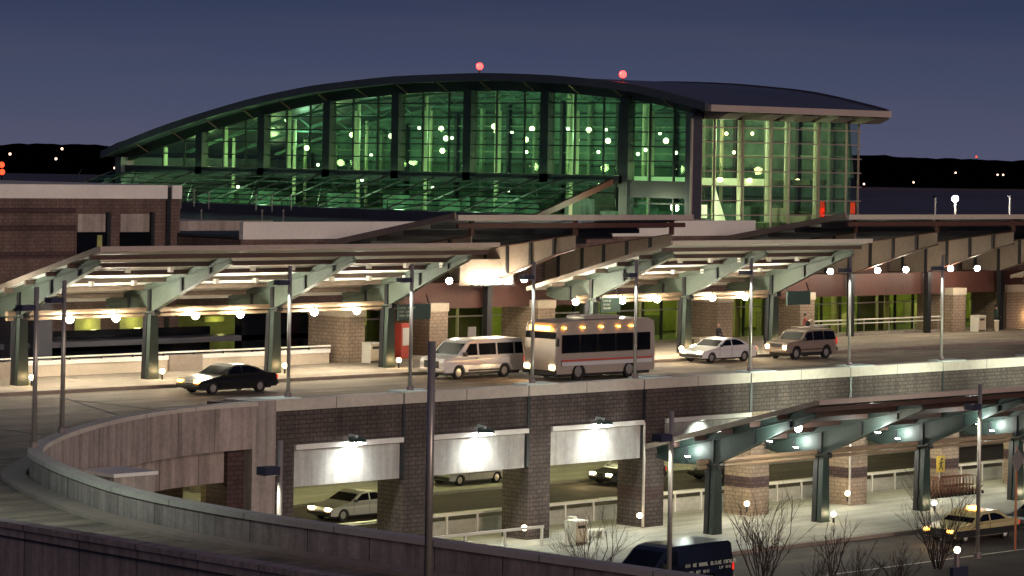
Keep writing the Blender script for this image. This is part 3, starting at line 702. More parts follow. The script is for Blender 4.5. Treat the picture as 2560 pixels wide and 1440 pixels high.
# right hand glass front
MB().box(155.9, 173.6, 140.05, 140.08, 3, 14.95).build('front_glazing', 'glass_side', hall)
m = MB()
for i in range(12): m.box(155.9, 173.7, 139.92, 140.04, 14.05 - i * 1.03 - .035, 14.05 - i * 1.03 + .035)
for px in (1752, 1785, 1855, 1928, 1972, 2045, 2115, 2145):
    x = at(px, 400, Y=140).x; m.box(x - .04, x + .04, 139.9, 140.04, 6, 14.9)
m.build('front_mullion', 'mullion_pale', hall)
MB().box(155.9, 173.7, 139.9, 140.2, 14.6, 15.1).build('front_lintel', 'rust_steel', hall)
for px, w in ((1852, .42), (1922, .42), (1967, .3), (2042, .42), (2106, .40)):
    x = at(px, 400, Y=142).x; MB().tube([(x, 142, 3), (x, 142, 14.7)], w / 2 * 1.3, 10).build('front_column', 'pipe_green', hall)
MB().box(154.6, 173.2, 204.6, 205.4, 6.8, 11.2).build('end_wall', 'roof_metal', hall)
# interior
MB().box(156.2, 173.0, 140.6, 205, 6.9, 7.3).build('hall_floor', 'room_floor', hall)
MB().box(166, 173.0, 142.6, 205, 10.0, 10.4).build('gallery_floor', 'room_floor', hall)
MB().box(173.0, 173.3, 140.6, 205, 3, 10.6).build('back_wall', 'room_green', hall)
MB().prism([(140.3, 10.6)] + [(y, zr(y) - .33) for y in ys if 140.3 < y < 204] + [(204, 10.6)], 'X', 173.0, 173.3).build('back_wall', 'room_green', hall)
m = MB()
for i in range(8):
    y = ycol[i] + 4
    for x in (162, 170): MB().tube([(x, y, 7.3), (x, y, gl_t(y) + .6)], .14, 8).build('hall_column', 'pipe_green', hall)
m = MB()
for i in range(8):
    y = ycol[i] + 4
    if i < 7:
        for k2 in range(4):
            x = 156.4 + k2 * 4; m.bar((x, y, zr(y) - 1.6), (x + 2, y, zr(y) - .5), .1); m.bar((x + 2, y, zr(y) - .5), (x + 4, y, zr(y) - 1.6), .1)
        m.bar((156, y, zr(y) - 1.6), (173, y, zr(y) - 1.6), .12)
for x in (160, 165, 170): 
    for i in range(30):
        y = 141 + i * 2.05; m.bar((x, y, zr(y) - .9), (x, y + 2.05, zr(y + 2.05) - .9), .22)
m.build('roof_truss', 'room_green', hall)
for k in range(9):
    yk = [y for y in ys if 140.8 < y < 203 and zr(y) > 8.8 + k * 1.05]
    MB().box(172.8, 172.99, min(yk), max(yk), 7.9 + k * 1.05, 8.02 + k * 1.05).build('back_wall_rail', 'mullion_dark' if k % 2 else 'room_pale', hall)
for k in range(20):
    y = 142 + k * 3.1; MB().box(172.6, 172.99, y, y + .3, 7.3, gl_t(y)).build('back_wall_pilaster', 'mullion_dark' if k % 2 else 'room_pale', hall)
for k in range(20):
    y = 142 + k * 3.1; MB().box(165.9, 165.99, y, y + 2.6, 10.45, 11.3).build('balustrade', 'glass_side', hall)
MB().box(165.85, 166.0, 142.6, 205, 9.9, 10.42).build('gallery_edge', 'sail', hall)
random.seed(3)
for i in range(50):
    x, y = random.uniform(157, 171), random.uniform(142, 203); h = random.uniform(.5, 1.5)
    MB().box(x, x + random.uniform(.4, 1.4), y, y + random.uniform(.6, 3), 7.3, 7.3 + h).build('clutter_block', 'room_green', hall)
for i in range(45):
    x, y = random.uniform(149.5, 155), random.uniform(149, 203); MB().box(x, x + .8, y, y + random.uniform(.4, 2.2), 6.9, 7.3).build('clutter_block', 'pipe_green' if i % 3 else 'mullion_dark', hall)  # made-up pale and dark blocks imitate bright broken patches under the skirt
MB().box(147.9, 156.2, 148, 206, 6.8, 6.9).build('skirt_floor', 'room_floor', hall)
fin = [at(1783, 452, Y=143), at(1825, 586, Y=143), at(1783, 592, Y=143)]
MB().prism([(p.x, p.z) for p in fin], 'Y', 143, 143.12).build('stair_fin', 'sail', hall)
for x0, x1, y0, y1, mm in ((2042, 2066, 520, 542, 'banner_red'), (2052, 2100, 503, 542, 'banner_red'), (2066, 2082, 498, 506, 'banner_red'), (2116, 2138, 506, 535, 'banner_red'), (1925, 1960, 520, 560, 'sail'), (1975, 2040, 540, 556, 'sail'), (1752, 1768, 512, 545, 'sail')):
    a, b2 = at(x0, y1, Y=142.8), at(x1, y0, Y=142.8); MB().box(a.x, b2.x, 142.8, 142.86, a.z, b2.z).build('display_panel', mm, hall)
orb = thing('pendant_lamp', (0, 0, 0), '', 'lamp', 'round pendant lamps inside the glass hall')
MB().ball((0, 0, 0), .21, 10, 7).build('globe', 'lamp_hall', orb, world=False, smooth=True); MB().tube([(0, 0, .2), (0, 0, 1.5)], .02, 5).build('cord', 'mullion_dark', orb, world=False)
c = 0
big = [(880, 337), (978, 340), (767, 370), (1103, 322), (1115, 346), (1235, 316), (1241, 328), (1330, 322), (1472, 325), (1442, 350), (1520, 352), (1627, 350), (1665, 352), (1106, 377), (1315, 349)]
for i, (a, b2) in enumerate(big):
    o = place(orb, c, at(a, b2, X=164), '%s pendant lamp counted from the left behind the arched glass wall' % ORD[i]); c = 1
for i, (a, b2) in enumerate(((1800, 449), (1875, 451), (1994, 453), (2052, 454))): 
    o = place(orb, c, at(a, b2, Y=144), '%s oval lamp in the lower row behind the right glass front' % ordi(i, 4)); o.scale = (1.15, 1.15, .8)
for i, (a, b2) in enumerate(((1816, 334), (1881, 334), (1835, 381), (2021, 384))): 
    o = place(orb, c, at(a, b2, Y=150), '%s small lamp in the upper row behind the right glass front' % ordi(i, 4)); o.scale = (.62,) * 3
sp = [(595, 467), (905, 450), (905, 440), (1270, 478), (1048, 320), (1130, 345), (1280, 330), (1316, 380), (1420, 322), (1515, 325), (1595, 385), (1614, 375), (1690, 382), (795, 412), (1650, 333), (1496, 380), (1065, 343), (1082, 470), (928, 388), (1500, 460), (715, 300), (830, 318)]
c = 0
so2 = thing('spot_lamp', (0, 0, 0), '', 'lamp', 'small bright spots inside the glass hall')
MB().ball((0, 0, 0), .13, 8, 6).build('bulb', 'lamp_small', so2, world=False, smooth=True); MB().tube([(0, 0, .1), (0, 0, .5)], .02, 5).build('stem', 'mullion_dark', so2, world=False)
for i, (a, b2) in enumerate(sorted(sp)):
    place(so2, c, at(a, b2, X=160 if b2 < 430 else 155.9), 'tiny bright spot lamp number %s from the left inside the arched hall' % (ORD[i] if i < 20 else ('twenty first', 'twenty second')[i - 20])); c = 1
for i in range(8):
    y = ycol[i] + 3.5
    if i < 7: point('hall_glow', (163, y, min(13.4, zr(y) - 2.2)), 230, (.80, 1, .70), .5)
    point('hall_glow', (158.2, y, 11.0), 150, (1, .95, .42), .3); point('hall_glow', (168, y + 2, 11.6), 190, (1, .95, .45), .3)
    point('skirt_glow', (152.5, y + 1, 8.3), 420, (.85, 1, .62), .3)
point('hall_glow', (158, 197, 11.0), 200, (.95, 1, .45), .3); point('hall_glow', (158, 189, 11.2), 160, (.95, 1, .45), .3)
point('hall_glow', (164, 145, 12.6), 150, (1, 1, .75), .4); point('hall_glow', (169, 144, 8.6), 100, (1, 1, .7), .4); point('hall_glow', (159, 144.5, 8.4), 90, (1, 1, .7), .4)
point('fin_glow', (fin[0].x - .2, 141.2, 8.5), 160, (1, 1, .8), .2)
bc = thing('beacon', (0, 0, 0), '', 'beacon', 'red obstruction beacons on the hall roof')
MB().ball((0, 0, .35), .27, 12, 8).build('lens', 'lamp_red', bc, world=False, smooth=True); MB().tube([(0, 0, -.3), (0, 0, .2)], .07, 8).build('stem', 'black_steel', bc, world=False)
for i, (a, b2) in enumerate(((1199, 182), (1557, 196))):
    p = at(a, b2, X=154.4); place(bc, i, (p.x, p.y, zr(p.y) + .3), '%s red beacon glowing on the crest of the hall roof' % ('left', 'right')[i]); point('beacon_glow', (p.x - .3, p.y, zr(p.y) + .75), 60, (1, .05, .04), .2)
# roof plant posts and low dark roof
wb2 = thing('roof_box', (148, 134, 7), 'pale boxy roof housing at the foot of the hall corner', 'housing')
MB().box(147.0, 150.2, 134, 136.5, 6.75, 7.68).build('box_shell', 'concrete_pale', wb2); MB().box(147.0, 150.4, 133.9, 136.6, 7.68, 7.75).build('lid', 'galv', wb2)
pst = thing('roof_pipe', (0, 0, 0), '', 'vent pipe', 'thin vent pipes on the low roofs')
MB().tube([(0, 0, 0), (0, 0, 1.1)], .04, 6).build('pipe', 'galv', pst, world=False); MB().tube([(0, 0, 1.0), (0, 0, 1.15)], .07, 6).build('cap', 'galv', pst, world=False)
for i, (a, b2) in enumerate(((452, 500), (485, 495), (522, 500), (503, 545), (640, 505), (655, 545), (680, 508), (708, 545), (728, 505))):
    p = at(a, b2, Y=150 if b2 > 520 else 165); place(pst, i > 0, (p.x, p.y, p.z - .6), '%s thin vent pipe from the left on the low roof before the hall' % ORD[i])
lr = thing('low_roof', (135, 160, 0), 'dark flat roof spreading in front of the glass hall', 'roof')
MB().box(108, 148, 150, 206, 5, 7.0).build('roof_deck', 'roof_flat', lr); MB().box(100, 155, 206, 225, 5, 8.3).build('roof_deck', 'roof_flat', lr)
MB().prism([(at(260, 450, Y=206).x, 9.3), (at(262, 452, Y=206).x, 7.5), (at(340, 452, Y=206).x, 7.5), (at(340, 425, Y=206).x, 10.1)], 'Y', 206, 207).build('glazed_wing', 'roof_metal', lr)

# ================================================================== LIGHT POLES
pole = thing('light_pole', (0, 0, 0), '', 'light pole', 'tall light poles along the wall')
MB().tube([(0, 0, .0), (0, 0, 5.75)], .085, 10).build('shaft', 'galv', pole, world=False, smooth=True)
MB().tube([(0, 0, 0), (0, 0, .22)], .16, 10).build('base', 'pole_dark', pole, world=False)
hd = MB().box(-.75, -.18, -.22, .22, 4.92, 5.12).build('lamp_head', 'head_blue', pole, world=False)
MB().box(-.68, -.26, -.16, .16, 4.90, 4.917).build('lens', 'white_metal', hd, world=False)
MB().bar((-.2, 0, 5.02), (0, 0, 5.02), .08).build('arm', 'head_blue', pole, world=False)
xs_ = [(at(720, 995, Y=100.05).x), (at(1025, 980, Y=100.05).x), (at(1330, 962, Y=100.05).x), (at(1587, 942, Y=100.05).x), (at(1875, 928, Y=100.05).x), (at(2122, 912, Y=100.05).x), (at(2353, 898, Y=100.05).x)]
nm = ['beside the end pier', 'in front of the white sign', 'in front of the van tail', 'in front of the bus nose', 'left of the beige suv', 'right of the beige suv', 'nearest the right trash bin']
for i, x in enumerate(xs_):
    place(pole, i > 0, (x, 100.05, .98), 'tall light pole on the brick wall ' + nm[i]); point('pole_light', (x - .5, 100.05, 5.75), 230, (.85, 1, .92), .12, spot=105, aim=(0, 0, -1))
pn = [((67.2, 92.3, .93), 'on the ramp bend, right of the pair'), ((63.0, 88.2, .93), 'on the ramp bend, left of the pair')]
for p, n in pn: place(pole, 1, p, 'tall light pole ' + n)
P2 = [((50.4, at(1070, 1440, X=50.4).y, .9), 'tall dark light pole in the foreground at bottom centre', 1.0), ((67.9, 80.4, ZL), 'light pole with dark head in the open corner below the ramp', 1.4), ((88.8, 81.0, ZL), 'light pole with dark head in front of the navy van', 1.4), ((112.2, 83.2, ZL), 'light pole before the cream taxi', 1.4)]
for i, (p, n, s_) in enumerate(P2):
    o = place(pole, 1, p, n); o.scale = (1.15, 1.15, s_ if i else 1.06)
    if i == 0:
        for c3 in ch(o):
            if not c3.name.startswith(('shaft', 'base')):
                for c4 in ch(c3): bpy.data.objects.remove(c4)
                bpy.data.objects.remove(c3)
    if i: point('pole_light', (p[0] - .6, p[1], p[2] + 6.6), 260, (.95, 1, .85), .15, spot=140, aim=(.2, .8, -.7))
for i, y in enumerate((78, 101)):  # unseen poles added to light the ramp road and near wall
    place(pole, 1, (50.3, y, .9), '%s added unseen light pole on the outer ramp wall beyond the left edge of the frame' % ('near', 'far')[i])
    point('pole_light', (50.9, y, 6.5), 1000, (.80, 1, .88), .15, spot=140, aim=(.55, .0, -1))
for x in (118, 128, 138, 148): point('wall_wash', (x, 95.2, -.5), 1300, (.88, 1, .76), .2, spot=120, aim=(0, 1, .12))

# ================================================================== VEHICLES (front towards -x, near side y = 0)
def wheel(parent, x, y, r, w, hub='rim'):
    o = MB(); n = 18
    o.v = []; 
    ring = lambda rr, yy: [(x + rr * math.cos(2 * math.pi * i / n), yy, r + rr * math.sin(2 * math.pi * i / n)) for i in range(n)]
    rows = [ring(r * .62, y), ring(r * .96, y), ring(r, y + w * .2), ring(r, y + w * .8), ring(r * .96, y + w), ring(r * .62, y + w)]
    for q2 in rows: o.v += q2
    for k2 in range(5):
        for i in range(n): o.f.append((k2 * n + i, k2 * n + (i + 1) % n, (k2 + 1) * n + (i + 1) % n, (k2 + 1) * n + i))
    for i in range(n): o.f.append((i, (i + 1) % n, 5 * n + (i + 1) % n, 5 * n + i))
    wh = o.build('wheel', 'rubber', parent, world=False, smooth=False)
    h = MB(); s_ = 1 if y < 1 else -1; yy = y + .03 if s_ > 0 else y + w - .03
    h.v = [(x, yy - .015 * s_, r)] + [(x + r * .6 * math.cos(2 * math.pi * i / n), yy, r + r * .6 * math.sin(2 * math.pi * i / n)) for i in range(n)]
    h.f = [(0, 1 + i, 1 + (i + 1) % n) for i in range(n)]
    h.build('hubcap', hub, wh, world=False)
def vehicle(name, label, cat, loc, prof, W_, belt, tum, m, wheels, wr, glass_side, screens, heads, tails, group=None, lights_on='head_on', rz=0, lower=None, glow=True, hub='rim'):
    """prof: closed outline (x, z) front first; upper part narrows above the belt line"""
    t = thing(name, loc, label, cat, group, rz)
    # insert belt crossings
    pts = []
    n = len(prof)
    for i in range(n):
        a, b2 = prof[i], prof[(i + 1) % n]; pts.append(a)
        if (a[1] - belt) * (b2[1] - belt) < -1e-9:
            f_ = (belt - a[1]) / (b2[1] - a[1]); pts.append((a[0] + (b2[0] - a[0]) * f_, belt))
    wi = lambda z: max(0, z - belt) * tum
    L_ = max(p[0] for p in prof)
    def nose(x): return .10 * max(0, 1 - x / .5) ** 2 + .07 * max(0, 1 - (L_ - x) / .4) ** 2
    b = MB(); b.v = [(x, wi(z) + nose(x), z) for x, z in pts] + [(x, W_ - wi(z) - nose(x), z) for x, z in pts]; N = len(pts)
    up_ = [i for i in range(N) if pts[i][1] >= belt - 1e-6]; dn = [i for i in range(N) if pts[i][1] <= belt + 1e-6]
    for grp in (up_, dn):
        for tr in tessellate_polygon([[Vector((pts[i][0], pts[i][1], 0)) for i in grp]]):
            b.f.append(tuple(grp[k2] for k2 in tr)); b.f.append(tuple(N + grp[k2] for k2 in reversed(tr)))
    for i in range(N): j = (i + 1) % N; b.f.append((i, j, N + j, N + i))
    body = b.build('body', m, t, world=False, bevel=.035)
    MB().box(.35, L_ - .35, .14, W_ - .14, .20, .47).build('underbody', 'trim_black', t, world=False)
    if lower:
        MB().box(lower[0], lower[1], -.012, W_ + .012, lower[2], lower[3]).build('side_trim', lower[4], t, world=False)
    for poly in glass_side:
        for sgn, y in ((-1, 0), (1, W_)):
            g = MB(); off = .016
            g.v = [(x, (y + sgn * off - sgn * wi(z)), z) for x, z in poly] + [(x, (y + sgn * (off - .02) - sgn * wi(z)), z) for x, z in poly]
            k2 = len(poly); g.f = [tuple(range(k2)), tuple(reversed(range(k2, 2 * k2)))] + [(i, (i + 1) % k2, k2 + (i + 1) % k2, k2 + i) for i in range(k2)]
            g.build('side_window', 'car_glass', t, world=False)
    for (a, c2) in screens:
        g = MB(); d = Vector((c2[0] - a[0], 0, c2[1] - a[1])); nn = Vector((-d.z, 0, d.x)).normalized()
        if (nn.x > 0) == (a[0] < L_ / 2): nn = -nn
        if abs(nn.x) < .05: nn = Vector((0, 0, 1))
        P_ = []
        for (x, z) in (a, c2):
            for y in (.10 + wi(z), W_ - .10 - wi(z)): P_.append(Vector((x, y, z)))
        g.v = [tuple(p + nn * .018) for p in P_] + [tuple(p - nn * .006) for p in P_]
        g.f = [(0, 1, 3, 2), (4, 6, 7, 5), (0, 4, 5, 1), (1, 5, 7, 3), (3, 7, 6, 2), (2, 6, 4, 0)]
        g.build('windscreen' if a[0] < L_ / 2 else 'rear_window', 'car_glass', t, world=False)
    for (x, z0, z1, y0, y1) in heads:
        for a, b2 in ((y0, y1), (W_ - y1, W_ - y0)):
            MB().box(x - .03, x + .10, a, b2, z0, z1).build('headlight', lights_on, t, world=False, bevel=.02)
    for (x, z0, z1, y0, y1) in tails:
        for a, b2 in ((y0, y1), (W_ - y1, W_ - y0)):
            MB().box(x - .10, x + .035, a, b2, z0, z1).build('taillight', 'tail', t, world=False, bevel=.02)
    for x in wheels:
        wheel(t, x, .03, wr, .22, hub); wheel(t, x, W_ - .25, wr, .22, hub)
    return t
def arches(x, r, z0):
    return [(x - r, z0)] + [(x - r * math.cos(a), z0 + r * math.sin(a) * .98) for a in [math.pi * k2 / 8 for k2 in range(1, 8)]] + [(x + r, z0)]
def bottom(xs2, r, z0, x0, L_):   # returned rear -> front
    o = [(L_ - .05, z0)]
    for x in sorted(xs2, reverse=True): o += list(reversed(arches(x, r, z0)))
    return o + [(x0, z0)]
# full size passenger van
def van(label, loc, m, lights, name='passenger_van', win=3):
    pr = [(.0, .45), (.0, .95), (.12, 1.10), (.95, 1.24), (1.62, 1.86), (1.85, 1.98), (2.3, 2.05), (5.6, 2.06), (5.82, 1.95), (5.9, 1.1), (5.9, .45)] + bottom((1.05, 4.4), .42, .36, .06, 5.9)
    ws = [[(1.35, 1.24), (2.35, 1.24), (2.35, 1.84), (1.86, 1.84)], [(2.5, 1.24), (3.72, 1.24), (3.72, 1.84), (2.5, 1.84)], [(3.86, 1.24), (5.02, 1.24), (5.02, 1.84), (3.86, 1.84)], [(5.14, 1.24), (5.72, 1.24), (5.66, 1.84), (5.14, 1.84)]][:1 + win]
    v = vehicle(name, label, 'van', loc, pr, 2.0, 1.15, .13, m, (1.05, 4.4), .36, ws, [((1.0, 1.27), (1.60, 1.84)), ((5.86, 1.3), (5.83, 1.82))], [(.0, .72, .90, .12, .42)], [(5.9, .8, 1.1, .05, .2)], lights_on=lights)
    MB().box(-.07, .1, .05, 1.95, .40, .56).build('front_bumper', 'trim_black' if m == 'paint_navy' else 'galv', v, world=False, bevel=.03)
    MB().box(-.035, .05, .46, 1.54, .60, .97).build('grille', 'trim_black', v, world=False)
    MB().box(5.88, 6.02, .05, 1.95, .42, .56).build('rear_bumper', 'galv', v, world=False, bevel=.03)
    MB().box(1.28, 1.42, -.22, -.03, 1.2, 1.42).build('mirror', 'trim_black', v, world=False); MB().box(2.2, 2.34, -.03, -.005, 1.04, 1.08).build('door_handle', 'trim_black', v, world=False)
    MB().box(1.7, 4.0, -.012, -.002, .40, .50).build('sill_trim', 'trim_black', v, world=False)
    return v
van('white passenger van with dark windows driving on the upper roadway', (106.8, 113.4, 0), 'paint_white', 'head_off')
nv = van('navy shuttle van with white lettering on the lower road', (90.2, 83.9, ZL), 'paint_navy', 'head_off', 'shuttle_van', win=0)
def marks(parent, x0, z, words, h=.13, m='sign_text', y=-.02, gap=.14, seed=1):
    rnd = random.Random(seed); b = MB(); x = x0
    for wd in words:
        for _ in range(wd):
            k2 = rnd.choice('IEOTLH'); w_ = h * .62; t_ = h * .2
            def seg(a, b2, c2, d): b.box(x + a * w_, x + b2 * w_, y - .006, y, z + c2 * h, z + d * h)
            if k2 == 'I': seg(.4, .65, 0, 1)
            else: seg(0, .28, 0, 1)
            if k2 in 'ET O': seg(0, 1, .8, 1)
            if k2 in 'ELO': seg(0, 1, 0, .2)
            if k2 in 'EH': seg(0, .9, .42, .58)
            if k2 in 'OH': seg(.74, 1, 0, 1)
            x += w_ * 1.25
        x += gap
    return b.build('lettering', m, parent, world=False)
marks(nv, 2.75, 1.12, (3, 2, 5, 6, 7), .15, seed=2); marks(nv, 3.0, .82, (3, 3, 4), .13, seed=4); marks(nv, 4.9, .92, (3, 4), .11, seed=6)
# sedans
def sedan(name, label, loc, m, lights, L_=4.8, W_=1.82, cat='car', squared=False, hub='rim', group=None):
    s_ = L_ / 4.8
    if squared: pr = [(.0, .42), (.0, .66), (.12, .76), (1.35, .92), (1.95, 1.34), (2.15, 1.42), (3.25, 1.43), (3.45, 1.36), (4.0, .98), (4.68, .93), (4.78, .84), (4.8, .42)]
    else: pr = [(.04, .34), (.0, .55), (.18, .68), (1.25, .88), (1.95, 1.28), (2.35, 1.38), (2.95, 1.38), (3.5, 1.24), (4.05, .98), (4.62, .92), (4.78, .8), (4.8, .42)]
    pr = [(x * s_, z) for x, z in pr] + bottom((.86 * s_, 3.72 * s_), .36, .28, .10, L_)
    ws = [[(x * s_, z) for x, z in q2] for q2 in ([(1.60, .96), (2.52, .97), (2.52, 1.30), (2.12, 1.27)], [(2.62, .97), (3.72, .99), (3.38, 1.20), (3.0, 1.31), (2.62, 1.31)])]
    v = vehicle(name, label, cat, loc, pr, W_, .90, .30, m, (.86 * s_, 3.72 * s_), .31, ws, [((1.36 * s_, .95), (1.93 * s_, 1.27)), ((3.95 * s_, 1.03), (3.46 * s_, 1.26 if not squared else 1.34))], [(.02, .55, .68, .10, .46)], [(L_, .66, .84, .06, .42)], lights_on=lights, hub=hub, group=group)
    MB().box(-.06, .08, .06, W_ - .06, .34, .50).build('front_bumper', 'trim_black', v, world=False, bevel=.03)
    MB().box(L_ - .04, L_ + .08, .06, W_ - .06, .36, .54).build('rear_bumper', 'trim_black', v, world=False, bevel=.03)
    MB().box(1.5 * s_, 1.62 * s_, -.16, -.02, .92, 1.05).build('mirror', 'trim_black', v, world=False)
    MB().box(2.55 * s_, 2.57 * s_, -.004, .0, .36, .9).box(1.5 * s_, 1.52 * s_, -.004, .0, .36, .9).build('door_seam', 'trim_black', v, world=False)
    return v
sedan('sedan', 'black sedan with low rounded roof at the left kerb of the upper roadway', (89.9, 112.5, 0), 'paint_black', 'amber_on', 4.9)
sedan('white_car', 'white sedan pulling up behind the bus at the kerb', (128.6, 115.0, 0), 'paint_white', 'head_on', 4.8)
tx = sedan('taxi', 'cream and black taxi waiting by the lower kerb', (115.5, 87.0, ZL), 'paint_cab_cream', 'amber_on', 5.3, 1.95, 'taxi', True, hub='white_metal')
MB().box(.15, 5.2, -.016, -.003, .30, .62).build('black_lower_panel', 'trim_black', tx, world=False)
MB().box(2.55, 2.95, .7, 1.25, 1.44, 1.58).build('roof_sign', 'amber_on', tx, world=False, bevel=.03)
MB().box(-.05, .06, .5, 1.45, .5, .7).build('grille', 'trim_black', tx, world=False)
sedan('dark_car', 'dark car behind the taxi cut by the right edge', (122.6, 87.6, ZL), 'paint_black', 'head_off', 4.7)
sedan('silver_car', 'silver car with glowing headlights under the roadway at left', (97.3, 111.3, ZL), 'paint_silver', 'head_on', 4.8)
sedan('oncoming_car', 'dark car with bright headlights far under the roadway', (120.6, 116.0 - 1.6, ZL), 'paint_black', 'head_on', 4.5)
pk = sedan('parked_car', 'dark parked car with red tail light under the roadway, right of the brick pier', (126.8, 112.6, ZL), 'paint_black', 'head_off', 4.7)
for o in ch(pk):
    if o.name.startswith('taillight'): o.data = o.data.copy(); o.data.materials[0] = MATS['tail_on']
sedan('shaded_car', 'dark car in the shade beyond the left underpass opening', (112.2, 118.6, ZL + .15), 'paint_silver', 'head_off', 4.7)
# suv
pr = [(.02, .50), (.0, .80), (.14, 1.02), (1.22, 1.12), (1.72, 1.60), (1.95, 1.70), (4.05, 1.74), (4.38, 1.66), (4.58, 1.14), (4.60, .50)] + bottom((.86, 3.62), .42, .42, .10, 4.6)
sv = vehicle('suv', 'beige suv with roof rack and lit headlights on the upper roadway', 'suv', (135.3, 114.3, 0), pr, 1.82, 1.10, .17, 'paint_tan', (.86, 3.62), .37,
             [[(1.42, 1.12), (2.32, 1.12), (2.32, 1.62), (1.82, 1.58)], [(2.40, 1.12), (3.30, 1.12), (3.30, 1.64), (2.40, 1.63)], [(3.38, 1.12), (4.44, 1.12), (4.28, 1.61), (3.38, 1.64)]],
             [((1.26, 1.16), (1.68, 1.57)), ((4.57, 1.2), (4.42, 1.58))], [(.0, .66, .84, .12, .36)], [(4.6, .85, 1.2, .04, .2)])
MB().box(-.08, .1, .04, 1.78, .42, .62).build('front_bumper', 'paint_tan', sv, world=False, bevel=.04); MB().box(-.03, .05, .45, 1.37, .74, .94).build('grille', 'trim_black', sv, world=False)
MB().box(4.58, 4.72, .06, 1.76, .44, .64).build('rear_bumper', 'trim_black', sv, world=False, bevel=.03); MB().box(1.35, 1.5, -.2, -.02, 1.12, 1.30).build('mirror', 'trim_black', sv, world=False)
b = MB()
for y in (.36, 1.46): b.bar((2.0, y, 1.84), (4.1, y, 1.84), .05)
for x in (2.2, 3.1, 4.0): b.bar((x, .34, 1.84), (x, 1.48, 1.84), .05)
b.build('roof_rack', 'galv', sv, world=False)
MB().box(1.3, 3.9, -.014, -.003, .56, .62).build('side_moulding', 'trim_black', sv, world=False)
rb = thing('roof_bag', (138.5, 115.0, 1.87), 'pair of dark and pale round bundles on the roof rack of the beige suv', 'bundle')
MB().ball((-.35, .2, .17), .17, 10, 7).build('dark_bundle', 'trim_black', rb, world=False, smooth=True); MB().ball((.10, .25, .22), .22, 10, 7).build('pale_bundle', 'bin_beige', rb, world=False, smooth=True)
# bus
BL = 7.6
pr = [(.02, .40), (.0, 1.1), (.10, 2.75), (.30, 3.02), (.7, 3.12), (BL - .5, 3.14), (BL - .1, 3.0), (BL, 2.6), (BL, .42)] + bottom((1.7, 5.6), .52, .34, .05, BL)
ws = [[(.45 + 1.36 * i, 1.45), (1.72 + 1.36 * i, 1.45), (1.72 + 1.36 * i, 2.40), (.45 + 1.36 * i, 2.40)] for i in range(5)]
bs_ = vehicle('bus', 'shuttle bus with a dark window band behind the white van', 'bus', (111.3, 109.7, 0), pr, 2.5, 1.3, .02, 'paint_bus', (1.7, 5.6), .46, ws, [((.04, 1.2), (.10, 2.55)), ((BL + .0, 1.5), (BL + .0, 2.4))], [(.0, .62, .82, .14, .5)], [(BL, .8, 1.2, .1, .3)])
MB().box(-.08, .1, .05, 2.45, .36, .56).build('front_bumper', 'trim_black', bs_, world=False, bevel=.04)
MB().box(.4, BL - .3, -.02, -.004, .78, .98).build('stripe', 'paint_white', bs_, world=False); MB().box(.4, BL - .3, -.02, -.004, 1.02, 1.10).build('stripe', 'cabinet_red', bs_, world=False)
b = MB()
for x in (.5, 1.9, 3.3, 4.6, 5.6): b.box(x, x + .18, -.02, .01, 2.72, 2.80)
b.build('marker_light', 'amber_on', bs_, world=False)
MB().box(-.04, .02, .5, 2.0, 2.62, 2.86).build('destination_board', 'amber_on', bs_, world=False)
MB().bar((0, -.02, 2.3), (-.25, -.28, 2.25), .05).box(-.35, -.2, -.38, -.24, 1.85, 2.25).build('mirror', 'trim_black', bs_, world=False)
MB().box(2.6, 5.4, .6, 1.9, 3.14, 3.32).build('roof_unit', 'paint_bus', bs_, world=False, bevel=.05)
for p, e_ in (((106.0, 114.3, .8), 0), ((88.8, 113.4, .55), 25), ((127.6, 115.9, .6), 60), ((134.3, 115.2, .8), 70), ((110.9, 111.0, .7), 60), ((96.3, 112.2, ZL + .6), 50), ((119.8, 115.6, ZL + .6), 40), ((114.6, 87.9, ZL + .6), 18)):
    if e_: point('headlight_beam', p, e_, (1, .66, .34), .12, spot=110, aim=(-1, 0, -.25))

# ================================================================== SIGNS, BINS, CARTS, SMALL THINGS
def board(label, x0, x1, y, z0, z1, rows, words, posts=True):
    t = thing('sign_board', (x0, y, z0), label, 'sign')
    MB().box(x0, x1, y, y + .14, z0, z1).build('panel', 'sign_green', t, bevel=.02)
    h = (z1 - z0) / (rows + 1)
    for r_ in range(rows):
        bb = marks(t, .12, (z1 - z0) - h * (r_ + 1) + h * .12 - .05, words[r_], h * .52, y=-.006, gap=.10, seed=10 + r_)
    MB().bar((x0 + .1, y + .07, z1), (x0 + .1, y + .3, z1 + .5), .05).bar((x1 - .1, y + .07, z1), (x1 - .1, y + .3, z1 + .5), .05).build('hanger', 'black_steel', t)
    return t
board('green hanging sign with three pale text rows left of the white van', 109.65, 112.1, 120.2, 2.72, 3.55, 3, ((6, 7), (4, 5), (5, 6)))
board('brown green hanging sign with text rows above the bus', 125.6, 127.2, 120.2, 2.75, 3.6, 3, ((8,), (7,), (8,)))
board('blank grey green sign box over the beige suv', 141.5, 143.7, 119.6, 2.85, 3.72, 0, ())
bn = thing('trash_bin', (0, 0, 0), '', 'trash bin', 'beige trash bins on the upper pavement')
MB().box(0, .75, 0, .7, .12, 1.05).build('shell', 'bin_beige', bn, world=False, bevel=.06); MB().box(.12, .63, -.012, .0, .78, .92).build('slot', 'trim_black', bn, world=False)
MB().box(-.05, .0, 0, .7, 0, 1.1).build('side_frame', 'white_metal', bn, world=False); MB().box(.75, .80, 0, .7, 0, 1.1).build('side_frame', 'white_metal', bn, world=False); MB().box(-.05, .8, -.03, .73, 1.05, 1.14).build('lid', 'white_metal', bn, world=False, bevel=.02)
